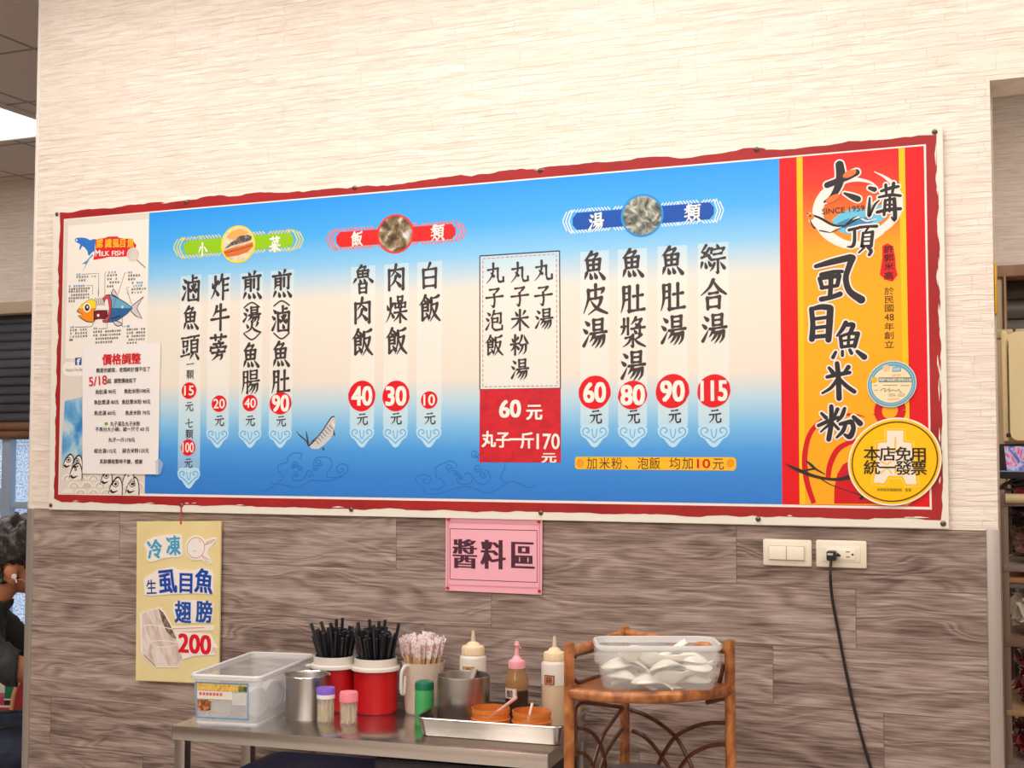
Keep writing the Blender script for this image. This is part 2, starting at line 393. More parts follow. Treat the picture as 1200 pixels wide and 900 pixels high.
KAIS = {
'魚': 'p42,2 28,18 12,31;h38,12 64,9;p64,9 58,18 52,27;v24,30 28,64;h24,30 76,27;v76,27 72,62;h30,46 72,44;h28,64 72,61;v50,28 50,62;p22,72 14,93;d36,74 41,89;d54,73 61,88;d72,70 92,92',
'滷': 'd10,12 22,22;d4,36 16,46;r6,88 14,74 24,54;v58,0 58,20;h58,10 78,8;v34,24 36,92;h34,26 90,22;v90,22 88,94;h36,92 88,90;p72,34 60,50 46,64;n50,36 62,50 76,64;d60,29 63,38;d42,48 48,56;d74,48 81,55;d60,68 64,80',
'頭': 'h6,14 44,11;v14,26 16,46;h14,27 38,25;v38,25 36,44;h16,45 37,43;d14,56 18,68;p36,54 30,68;h4,82 48,74' + PAGE,
'炸': 'd8,34 13,50;p38,28 29,46;p24,8 24,48 16,74 2,94;d26,60 39,79;p60,2 54,22 42,42;h56,22 94,17;v66,20 66,98;h67,44 90,41;h67,66 92,63',
'牛': 'p34,8 28,28 14,46;h30,28 80,22;h6,58 96,50;v54,2 54,98',
'蒡': 'h10,14 90,10;v34,4 36,22;v66,2 63,20;d50,23 55,31;h26,38 76,34;d38,40 43,48;p64,37 57,48;v12,50 10,63;h12,52 90,48;p90,48 83,61;d48,56 53,63;h18,71 84,66;p48,68 40,84 18,99;h46,81 70,78;p70,78 68,90 58,98',
'煎': 'd34,2 41,12;p66,0 59,13;h6,20 94,15;p20,30 20,54 14,69;h20,30 46,28;v46,28 46,69;h22,42 45,40;h22,54 45,52;v62,28 62,58;v84,24 84,62;p84,62 82,68 74,62;p20,78 9,97;d36,80 41,93;d58,79 65,93;d78,76 95,95',
'燙': 'd14,6 25,13;d6,22 17,29;r6,54 16,44 26,31;v44,2 45,24;h44,3 78,1;v78,1 77,22;h45,13 77,12;h45,24 77,22;h34,32 92,28;p48,32 40,44 29,53;h46,40 84,37;p84,37 82,50 73,58;p60,40 52,50 42,57;p72,39 66,50 56,59;d22,66 29,77;p80,62 69,77;p50,58 48,76 34,90 6,99;n50,74 64,88 96,98',
'腸': 'p12,8 12,60 2,96;h12,8 34,6;v34,6 34,90;p34,90 33,96 26,89;h13,30 33,28;h13,52 33,50;v50,4 51,36;h50,5 86,2;v86,2 85,34;h51,20 85,18;h51,36 85,34;h40,48 98,43;p54,48 46,62 37,73;h52,60 90,56;p90,56 88,80 74,97;p66,60 56,76 43,89;p78,59 70,78 55,97',
'肚': 'p14,10 14,60 3,97;h14,10 38,8;v38,8 38,90;p38,90 37,97 29,89;h15,32 37,30;h15,54 37,52;h54,42 92,38;v72,6 72,89;h44,92 99,87',
'魯': 'p44,0 34,10 22,18;h40,7 62,5;p62,5 54,17;v26,20 29,42;h26,20 76,18;v76,18 73,41;h29,31 73,29;h29,42 73,40;v50,19 50,41;p18,48 5,63;d36,49 41,59;d56,48 61,58;d76,45 95,59;v34,66 36,98;h34,66 68,64;v68,64 67,98;h36,81 67,80;h36,96 67,95',
'肉': 'v16,22 17,97;h16,24 86,19;v86,19 86,92;p86,92 85,98 76,91;p50,2 44,26 25,47;d50,30 68,47;p50,46 42,66 23,83;d50,64 71,83',
'飯': 'p30,2 20,20 1,37;d32,8 49,25;d27,20 32,28;h16,34 42,32;v42,32 42,58;h18,46 41,44;h18,58 41,57;v16,34 17,92;r17,92 28,84 42,74;d33,66 47,83;p92,4 78,10 56,13;p58,12 58,50 45,95;h62,36 86,32;p86,32 78,62 53,97;n62,46 76,74 99,95',
'燥': 'd6,34 11,49;p34,28 27,45;p22,8 22,50 14,76 1,95;d24,60 36,78;v56,4 57,20;h56,5 78,3;v78,3 77,19;h57,20 77,18;v44,28 45,44;h44,29 62,27;v62,27 61,43;h45,44 61,42;v72,27 73,43;h72,28 92,26;v92,26 91,42;h73,43 91,41;h40,62 98,57;v68,48 68,98;p66,62 54,80 37,93;n70,62 82,78 99,89',
'白': 'p52,1 46,14 37,26;v18,26 21,97;h18,27 82,23;v82,23 80,97;h21,58 80,55;h21,91 80,89',
'丸': 'p40,4 40,40 28,72 3,97;h10,34 66,28;v66,28 66,72;n66,72 74,92 97,90;v97,90 97,72;d26,48 43,65',
'子': 'h24,14 74,10;p74,10 62,24 47,37;v48,36 52,70 47,93;p48,92 44,98 32,87;h4,52 97,46',
'泡': 'd12,10 25,21;d4,36 17,47;r6,90 16,74 27,56;p50,2 44,20 31,39;h46,18 88,14;v88,14 88,52;p88,52 86,64 76,58;v40,38 41,82;h42,40 70,37;v70,37 69,56;h42,57 69,55;n41,82 58,94 95,90;v95,90 96,74',
'米': 'd24,10 35,27;p78,8 65,27;h6,44 94,38;v50,2 50,98;p46,46 32,68 3,89;n54,44 72,66 99,87',
'粉': 'd8,20 17,33;p42,16 33,31;h2,48 50,43;v26,4 26,97;p24,50 16,66 1,79;d30,52 45,69;p64,6 58,28 45,45;n76,6 84,26 99,45;h56,52 86,48;p86,48 84,80 70,95;p68,52 62,74 45,95',
'湯': 'd12,8 25,19;d4,34 17,45;r6,90 16,74 27,54;v46,4 47,38;h46,5 82,2;v82,2 81,36;h47,21 81,19;h47,38 81,36;h34,50 98,44;p50,50 42,64 31,77;h48,62 88,57;p88,57 86,80 72,97;p62,62 52,78 39,91;p76,60 68,80 53,98',
'皮': 'p22,18 22,50 3,95;h22,20 84,14;p84,14 80,24 73,31;v52,1 52,46;h26,48 76,44;p76,44 64,72 23,99;n34,56 58,80 99,97',
'漿': 'v14,4 14,30;v30,2 30,56;h4,30 30,28;p16,30 11,46 2,57;p62,0 54,12 43,23;h60,9 84,6;p84,6 72,24 47,41;d60,20 67,27;h44,38 97,33;v78,28 78,54;p78,54 76,58 68,52;d55,42 62,51;v50,58 50,94;p50,94 48,99 40,92;h20,68 44,64;p44,64 32,84 10,97;p84,58 70,68 56,73;n55,70 70,84 99,97',
'綜': 'p26,2 17,14 6,25;d8,25 24,29;p38,13 26,28 8,43;h8,43 37,36;d32,32 41,46;p10,60 5,80;d22,60 26,76;d34,55 43,70;d68,0 73,11;v48,14 46,29;h48,18 96,14;p96,14 89,27;h56,34 86,31;h46,52 99,47;v72,52 72,92;p72,92 71,98 63,92;p58,64 52,78 41,89;d82,62 97,81',
'合': 'p50,0 34,26 1,51;n50,4 70,30 99,49;h34,46 66,43;v26,60 28,97;h26,61 74,57;v74,57 72,95;h28,91 72,89',
'元': 'h26,18 74,13;h8,44 94,37;p40,44 34,72 5,97;v60,42 60,80;n60,80 70,95 95,90;v95,90 96,73',
'小': 'v50,2 50,92;p50,92 49,99 38,89;p30,34 20,58 5,77;d68,32 94,66',
'菜': 'h10,14 90,10;v34,4 36,22;v66,2 63,20;p76,25 50,32 24,37;d26,42 33,53;d48,40 53,51;p76,36 65,51;h8,64 94,58;v50,52 50,98;p46,64 30,82 5,95;n54,64 72,80 99,93',
'類': 'd14,6 21,17;p42,4 35,17;h4,26 50,22;v27,2 27,46;p25,28 16,38 3,47;d30,28 45,41;h4,64 50,58;p28,50 26,74 3,97;d30,70 47,91;d36,48 45,55' + PAGE,
'七': 'h6,52 96,38;v42,6 44,74;n44,74 58,92 95,84',
'顆': 'v10,6 11,42;h10,7 42,5;v42,5 41,41;h11,24 41,23;h11,42 41,40;h2,56 50,53;v26,6 26,98;p24,58 16,72 1,85;d30,60 47,81' + PAGE,
'一': 'h6,54 94,46',
}
PROF = {'h': (1.0, .62, 1.05), 'v': (1.15, .9, 1.0), 'p': (1.15, .85, .25), 'n': (.4, .9, 1.35, .7), 'd': (.4, 1.0, 1.35), 'r': (1.1, .8, .25)}
def kai(a, ch, cx, cy, h, L, mi=0, xs=.8, wt=11.5):
    """brush-written character drawn stroke by stroke, h px tall, standing upright on the sheet"""
    st = KAIS[ch].split(';'); w0 = wt * (.86 if len(st) > 15 else 1) * (.94 if len(st) > 12 else 1)
    C = a.p(cx, cy, L); sz = (a.p(cx, cy - 1, L) - C).length; sx = (a.p(cx + 1, cy, L) - C).length
    for s_ in st:
        pr = PROF[s_[0]]; P = [tuple(map(float, q.split(','))) for q in s_[1:].split()]
        if len(P) == 2: P = [P[0], ((P[0][0] + P[1][0]) / 2, (P[0][1] + P[1][1]) / 2), P[1]]
        Q = []
        for i, (x, y) in enumerate(P):
            u = i / (len(P) - 1) * (len(pr) - 1); k = min(int(u), len(pr) - 2); Q.append((x, y, w0 * (pr[k] + (pr[k + 1] - pr[k]) * (u - k))))
        Q = smoothpts(Q, 3); n = len(Q); W = []
        for x, y, w in Q: W.append((C.x + (x - 50) / 100 * h * xs * sz, C.z - (y - 50) / 100 * h * sz, w / 100 * h * sz * .5))
        le = []; ri = []
        for i in range(n):
            p0 = W[max(i - 1, 0)]; p1 = W[min(i + 1, n - 1)]; dx, dz = p1[0] - p0[0], p1[1] - p0[1]; l_ = math.hypot(dx, dz) or 1
            le.append((W[i][0] - dz / l_ * W[i][2], C.y, W[i][1] + dx / l_ * W[i][2])); ri.append((W[i][0] + dz / l_ * W[i][2], C.y, W[i][1] - dx / l_ * W[i][2]))
        a.add(le + ri, [(i, i + 1, n + i + 1, n + i) for i in range(n - 1)], mi)
        for i in (0, n - 1):
            a.add([(W[i][0] + math.cos(2 * math.pi * k / 8) * W[i][2], C.y, W[i][1] + math.sin(2 * math.pi * k / 8) * W[i][2]) for k in range(8)], [tuple(range(8))], mi)
def zc(ox, oy, s):                            # coordinates read off an enlarged crop
    return lambda pts: [(ox + p[0] / s, oy + p[1] / s) + tuple(p[2:]) for p in pts]
def pxw(Z, pts, s): return [(p[0], p[1], p[2] / s) for p in Z(pts)]
# ------------------------------------------------------------------ the room
WX0, WX1, WT = -.114, 2.692, .15
ZW = 1.245                                    # top of the wood-look lining
cream = wallpaper('cream_stone_wallpaper', (230, 212, 196), (250, 240, 229), (243, 228, 214))
wood = plank_mat()
alu = mat('brushed_trim', (176, 166, 160), .35, .55)
beige = mat('beige_frame', (196, 172, 146), .6)
m = MB(); m.box((WX0, 0, ZW), (WX1, WT, CEIL)); m.box((WX1, 0, ZB + .985), (5.5, WT, CEIL)); struct('wall_middle', m, cream)
m = MB(); m.box((WX0, 0, 0), (WX1, WT, ZW)); struct('wall_lower', m, wood)
m = MB(); m.box((WX0 - .004, -.005, 0), (WX0 + .021, .02, ZW), bev=.002); struct('trim_1', m, alu)
m = MB(); m.box((WX1 - .026, -.005, 0), (WX1 + .004, .02, ZW + .004), bev=.002); struct('trim_2', m, alu)
m = MB(); m.box((WX0 - .004, -.002, ZW), (WX0 + .006, .012, CEIL), bev=.001); struct('trim_3', m, mat('white_corner_bead', (236, 228, 222), .5))
m = MB(); m.box((-5.2, -6.2, -.1), (5.7, 4.2, 0)); struct('floor', m, floor_mat())
m = MB(); m.box((-5.2, -6.2, CEIL), (5.7, 4.2, CEIL + .1)); struct('ceiling', m, ceiling_mat())
m = MB(); m.box((-5.2, -6.2, 0), (-5, 4.2, CEIL)); struct('wall_left', m, cream)
m = MB(); m.box((5.5, -6.2, 0), (5.7, 4.2, CEIL)); struct('wall_right', m, cream)
m = MB(); m.box((-5.2, -6.2, 0), (5.7, -6, CEIL)); struct('wall_front', m, cream)
YK = 2.8
zl = at(20, 354, YK).z; zr = at(1185, 312, YK).z
xr = at(1168, 350, YK).x; xm = at(44, 400, YK).x + .9
m = MB()
m.box((-5, YK, zl), (xm, YK + .2, CEIL)); m.box((xm, YK, 0), (xr, YK + .2, CEIL)); m.box((xr, YK, zr), (5.5, YK + .2, CEIL)); m.box((-5, YK, 0), (xm, YK + .2, .35))
struct('wall_back', m, cream)
m = MB(); m.box((-5.2, 4.0, 0), (5.7, 4.2, CEIL)); struct('wall_outer', m, mat('dark_backing', (34, 32, 38), .8))
# beige shutter boxes and frames
m = MB(); m.box((-5, YK - .02, zl - .07), (xm, YK + .22, zl), bev=.006); struct('trim_4', m, beige)
xp = at(1179.5, 350, YK).x
m = MB(); m.box((xr - .02, YK - .03, 0), (xr + (xp - xr) * .72, YK + .2, zr), bev=.006); struct('trim_5', m, mat('pale_wood_post', (196, 174, 140), .6, var=((150, 122, 94), (6, 6, 2), 3, .45, .7)))
m = MB(); m.box((xr + (xp - xr) * .72, YK - .05, 0), (xp, YK + .2, zr), bev=.006); m.box((xr, YK - .05, zr - .05), (5.5, YK + .2, zr), bev=.006); struct('trim_6', m, mat('reddish_wood_frame', (168, 128, 104), .6, var=((196, 160, 130), (9, 9, 3), 3, .45, .65)))
# frosted window at the left rear
m = MB()
m.box((-5, YK + .12, .35), (xm, YK + .13, zl))
win = struct('window_1', m, None or [])
wm = NT('frosted_pane'); x, y, z = wm.xyz()
nz = wm.noise(wm.vec(x, z), 95, 3)
wcol = wm.ramp(nz, [(.38, (120, 150, 196)), (.52, (176, 200, 228)), (.66, (232, 240, 246))])
wm.set(wm.b.inputs['Base Color'], wcol); wm.set(wm.b.inputs['Emission Color'], wcol); wm.b.inputs['Emission Strength'].default_value = .62; wm.b.inputs['Roughness'].default_value = .3
win.data.materials.append(wm.m)
m = MB()
fx = at(11, 550, YK + .1).x
m.box((fx - .035, YK + .07, .35), (fx + .035, YK + .12, zl), bev=.005)
zf = at(25, 592, YK + .1).z
m.box((-5, YK + .08, zf - .02), (xm, YK + .12, zf + .02), bev=.005)
fr = m.build('window_frame', mat('pale_window_frame', (168, 186, 206), .5), win)
m = MB(); m.box((fx - .5, YK + .085, at(5, 600, YK + .1).z), (fx - .06, YK + .115, at(5, 572, YK + .1).z)); m.build('window_notice', mat('window_notice_paper', (196, 220, 228), .6), win)

def shutter(xa, xb, y0, ztop, zbot, pitch, col, nbrown, label):
    t = thing('roller_shutter', label, 'shutter', ((xa + xb) / 2, y0, zbot), world=True)
    n = int(round((ztop - zbot) / pitch)); a = MB(); b = MB()
    for i in range(n):
        z = zbot + i * pitch
        pr = [(0, .0), (-.012, .006), (-.018, pitch * .35), (-.014, pitch * .7), (-.002, pitch * .93), (0, pitch)]
        dst = b if i < nbrown else a
        dst.add([(X, y0 + py, z + pz) for X in (xa, xb) for py, pz in pr] , [(k, k + 1, k + 7, k + 6) for k in range(5)], 0, True)
    a.build('slat_curtain', mat('shutter_' + str(col[0]), col, .38, .3, var=([c * .6 for c in col], (.5, 1, 3), 2, .4, .7)), t)
    if nbrown: b.build('bottom_bar', mat('shutter_brown', (132, 92, 64), .5, var=((96, 64, 46), (3, 3, 20), 3, .4, .7)), t)
    return t
za = zl - .07
zb_ = at(20, 515, YK + .06).z
shutter(-4.9, xm, YK + .06, za, zb_, (za - zb_) / 14, (92, 96, 104), 2, 'dark grey roller shutter half lowered over the frosted window at far left')
zc_ = at(1190, 420, YK + .1).z
shutter(xp, 5.4, YK + .1, zr - .05, zc_, .085, (96, 88, 82), 0, 'grey brown roller shutter seen above the cream plastic case at right')

# ceiling light panels
def light_panel(x, y, sx, sy, label, group=None):
    t = thing('ceiling_light', label, 'ceiling light', (x, y, CEIL - .02), group=group, world=True)
    m = MB(); m.box((x - sx / 2, y - sy / 2, CEIL - .012), (x + sx / 2, y + sy / 2, CEIL - .006)); m.build('diffuser', mat('lit_diffuser', (255, 250, 244), .5, emis=2.2), t)
    m = MB(); w = .02
    for a, b in (((-sx / 2 - w, -sy / 2 - w), (sx / 2 + w, -sy / 2)), ((-sx / 2 - w, sy / 2), (sx / 2 + w, sy / 2 + w)), ((-sx / 2 - w, -sy / 2), (-sx / 2, sy / 2)), ((sx / 2, -sy / 2), (sx / 2 + w, sy / 2))):
        m.box((x + a[0], y + a[1], CEIL - .02), (x + b[0], y + b[1], CEIL - .001))
    m.build('frame', mat('white_frame', (232, 226, 220), .5), t)
for i, (x, y, w) in enumerate(LIGHTS):
    light_panel(x, y, 1.17, .57, 'lit ceiling panel over the dining side, out of the photograph', 'ceiling panels over the dining side')
c1 = onz(0, 161, CEIL); c2 = onz(20, 128, CEIL)
light_panel(c2.x - .6, c1.y - .6, 1.19, 1.19, 'bright white ceiling panel at the upper left edge beyond the wall')

# ------------------------------------------------------------------ the menu board
def wallthing(name, label, cat, px, py, Y, group=None):
    return thing(name, label, cat, at(px, py, Y), world=True, group=group)
board = wallthing('menu_board', 'long blue menu board with red ragged border and white edge screwed to the wall', 'menu board', 585, 608, 0)
white_v = mat('white_vinyl', (238, 231, 218), .4, spec=.35)
q = [at(62.5, 247, YB), at(1104.5, 149, YB), at(1112, 619.5, YB), at(57, 597, YB)]
m = MB(); m.slab([(p.x, -.0035, p.z) for p in q], .009 - .0002); sheet = m.build('backing_sheet', white_v, board)
# ragged red border
def frame_pt(u, v):                           # inner print rectangle, pixels
    tl, tr, br, bl = (75, 256.7), (1085, 169), (1092, 597.2), (68.3, 579.5)
    P = [Vector((at(*p, YB).x, at(*p, YB).z)) for p in (tl, tr, br, bl)]
    a = P[0].lerp(P[1], u); b = P[3].lerp(P[2], u); return a.lerp(b, v)
a = Art()
def rag(n, f): return [f(i / n) for i in range(n + 1)]
nz_ = lambda s, k: noise.fractal((s * k, k * 1.7, 3.1), .7, 2, 4)
corner = [frame_pt(0, 0), frame_pt(1, 0), frame_pt(1, 1), frame_pt(0, 1)]
outer = []
steps = [(0, 1, 160, (0, 1), .022, .007, 0), (1, 2, 90, (1, 0), .024, .004, 1), (2, 3, 160, (0, -1), .024, .005, 2), (3, 0, 70, (-1, 0), .016, .0045, 3)]
ring_in = []; ring_out = []
for i0, i1, n, nrm, base, amp, sd in steps:
    for k in range(n):
        t = k / n; p = corner[i0].lerp(corner[i1], t)
        d = base + amp * nz_(t * (7 if n > 100 else 5) + sd * 9, 3.0) + amp * .45 * noise.noise((t * 90, sd, 1))
        if sd == 0: d *= .8 + .4 * abs(math.sin(t * 6.5 + .4))
        ed = min(t, 1 - t); 
        o_ = Vector(nrm) * d
        if k == 0: o_ = Vector(nrm) * base + Vector(steps[i0 - 1][3]) * base * .8
        ring_in.append(p); ring_out.append(p + o_)
N = len(ring_in)
vs = [(p.x, YB - .0003, p.y) for p in ring_in] + [(p.x, YB - .0003, p.y) for p in ring_out]
a.add(vs, [(i, (i + 1) % N, N + (i + 1) % N, N + i) for i in range(N)])
red_m = mat('red_brush_border', (176, 44, 44), .42, spec=.3, var=((154, 36, 38), (6, 6, 6), 4, .35, .7))
a.build('ragged_border', red_m, board)
a = Art(); rr = random.Random(3)               # chipped pale brush flecks in the border
for k in range(26):
    u = rr.random(); v = 1 if rr.random() < .6 else 0
    if rr.random() < .45: u, v = 1, rr.random()
    p = frame_pt(u, v); L_ = rr.uniform(.012, .06)
    if u == 1: c = p + Vector((rr.uniform(.019, .025), 0)); d = Vector((rr.uniform(-.003, .003), L_))
    else: c = p + Vector((0, (-1 if v else 1) * rr.uniform(.018, .022))); d = Vector((L_, rr.uniform(-.002, .002)))
    w = rr.uniform(.0012, .003); nn = Vector((-d.y, d.x)).normalized() * w
    P = [c - d / 2, c + nn, c + d / 2, c - nn * .4]
    a.flat([(p_.x, YB - .0006, p_.y) for p_ in P])
a.build('brush_fleck', white_v, board)
def rectuv(a, u0, v0, u1, v1, L, mi=0):
    P = [frame_pt(u0, v0), frame_pt(u1, v0), frame_pt(u1, v1), frame_pt(u0, v1)]
    a.flat([(p.x, a.Y(L), p.y) for p in P], mi)
a = Art(); rectuv(a, 0, 0, 1, 1, 1); a.build('white_keyline', ink((244, 234, 226)), board)
z0p, z1p = ZB + .002, ZB + .848
org = at(585, 608, 0)
grad = gradient_print('blue_cream_gradient', [(0, (52, 126, 212)), (.08, (60, 136, 218)), (.16, (78, 158, 230)), (.235, (126, 192, 238)), (.31, (186, 218, 234)), (.385, (236, 226, 212)), (.655, (238, 229, 216)), (.69, (214, 224, 226)), (.77, (142, 204, 244)), (.87, (78, 176, 248)), (1, (44, 154, 246))], z0p - org.z, z1p - org.z)
a = Art(); ub = .0985; ur = .8305
P = [at(175, 249.5, YB - .0006), at(913, 185.7, YB - .0006), at(916.7, 591, YB - .0006), at(169.5, 578.3, YB - .0006)]
a.flat(P); a.build('blue_background', grad, board)

# --- logo panel on the right
RED = (228, 22, 32); YEL = (252, 196, 24); BLK = (52, 46, 48); WHT = (244, 234, 226)
a = Art()
a.poly([(913, 185.7), (1082.5, 171), (1089.5, 594), (916.7, 591)], 2, 0)
logo = a.build('logo_panel', [ink(RED)], board)
og = gradient_print('red_orange_gradient', [(0, (250, 172, 30)), (.55, (250, 176, 26)), (.72, (248, 166, 34)), (.82, (242, 120, 40)), (.91, (236, 62, 42)), (1, (230, 28, 38))], at(1000, 590, YB).z - org.z, at(1000, 178, YB).z - org.z)
a = Art(); a.poly([(940, 184), (1053.5, 174), (1064.5, 592.5), (938, 591)], 3); a.build('centre_gradient', og, logo)
a = Art(); a.poly([(933.5, 184.5), (940.5, 184), (943.5, 591), (937, 591)], 3.4); a.poly([(1053, 174), (1060.3, 173.4), (1067.5, 590), (1060.5, 592)], 3.4); a.build('yellow_stripe', ink(YEL), logo)
a = Art(); Z5 = zc(900, 450, 5.295); DR = 0
for pts in ([(285, 740, 30), (240, 600, 34), (228, 450, 34), (260, 310, 30), (340, 225, 26), (450, 195, 20), (540, 190, 12), (605, 206, 3)],
            [(372, 590, 30), (385, 500, 34), (430, 410, 34), (500, 365, 30), (560, 350, 20)]):
    a.line(pxw(Z5, pts, 5.295), 0, 4, 0, k=5)
a.poly(Z5([(410, 742), (412, 640), (430, 560), (465, 500), (520, 470), (640, 600), (760, 745)]), 4)
a.ring(*Z5([(757, 165)])[0], 14, 14, 9, 4, 0); a.line(pxw(Z5, [(650, 185, 2), (690, 205, 20), (730, 240, 24)], 5.295), 0, 4, 0, k=4)
a.build('red_swirl', ink((214, 24, 36)), logo)
a = Art()
a.line(pxw(Z5, [(105, 494, 3), (180, 530, 22), (280, 570, 20), (380, 590, 16), (450, 590, 22), (512, 575, 30)], 5.295), 0, 5, 0, k=5)
a.line(pxw(Z5, [(232, 472, 3), (265, 500, 16), (300, 530, 12), (355, 560, 5)], 5.295), 0, 5, 0, k=5)
a.line(pxw(Z5, [(200, 545, 10), (260, 530, 12), (300, 525, 8)], 5.295), 0, 5, 0, k=4)
a.line(pxw(Z5, [(310, 575, 8), (380, 620, 6), (470, 655, 5), (560, 684, 7), (600, 690, 10)], 5.295), 0, 5, 0, k=5)
a.line(pxw(Z5, [(600, 690, 18), (570, 715, 22)], 5.295), 0, 5, 0)
a.build('brush_fish_tail', ink(BLK), logo)
Z3 = zc(900, 150, 5.0)
# white brush ring with sea inside
a = Art()
a.poly(Z3([(372, 540), (420, 500), (500, 470), (560, 480), (640, 455), (690, 440), (700, 520), (640, 560), (560, 600), (480, 625), (420, 610)]), 4, 1)
a.poly(Z3([(400, 560), (470, 530), (520, 545), (570, 520), (620, 545), (560, 590), (470, 600)]), 4.3, 2)
a.line(pxw(Z3, [(470, 545, 2), (530, 525, 10), (580, 545, 8), (640, 530, 3)], 5), 0, 4.5, 0, k=4)
a.line(pxw(Z3, [(640, 345, 6), (590, 315, 14), (500, 302, 26), (410, 325, 44), (330, 390, 58), (292, 480, 64), (310, 570, 62), (370, 640, 56), (470, 685, 46), (570, 670, 34), (680, 612, 8)], 5), 0, 4.6, 0, k=5)
a.line(pxw(Z3, [(622, 256, 4), (680, 285, 14), (735, 330, 26), (768, 400, 36), (764, 480, 44), (720, 550, 48), (650, 605, 40), (590, 640, 20)], 5), 0, 4.6, 0, k=5)
a.build('ring_emblem', [ink(WHT), ink((110, 196, 224)), ink((60, 140, 190))], logo)
a = Art()
a.poly(Z3([(228, 505), (245, 495), (300, 520), (360, 560), (430, 575), (460, 572), (400, 590), (360, 615), (310, 605), (270, 575), (240, 550)]), 5, 0)
a.line(pxw(Z3, [(228, 502, 6), (300, 525, 14), (380, 568, 14), (450, 572, 10), (500, 545, 12), (552, 524, 4)], 5), 0, 5.3, 1, k=4)
a.line(pxw(Z3, [(450, 572, 8), (490, 535, 9), (520, 518, 3)], 5), 0, 5.3, 1, k=4)
a.line(pxw(Z3, [(240, 520, 4), (255, 560, 8), (275, 590, 10)], 5), 0, 5.3, 1, k=3); a.line(pxw(Z3, [(300, 600, 8), (340, 608, 8), (370, 614, 3)], 5), 0, 5.3, 1, k=3)
a.line(pxw(Z3, [(370, 612, 6), (420, 590, 3), (460, 572, 4)], 5), 0, 5.3, 1)
a.ell(*Z3([(250, 520)])[0], 4, 4, 5.5, 2); a.ell(*Z3([(247, 516)])[0], 1.2, 1.2, 5.8, 1)
a.build('small_fish_print', [ink(WHT), ink(BLK), ink((236, 130, 50))], logo)
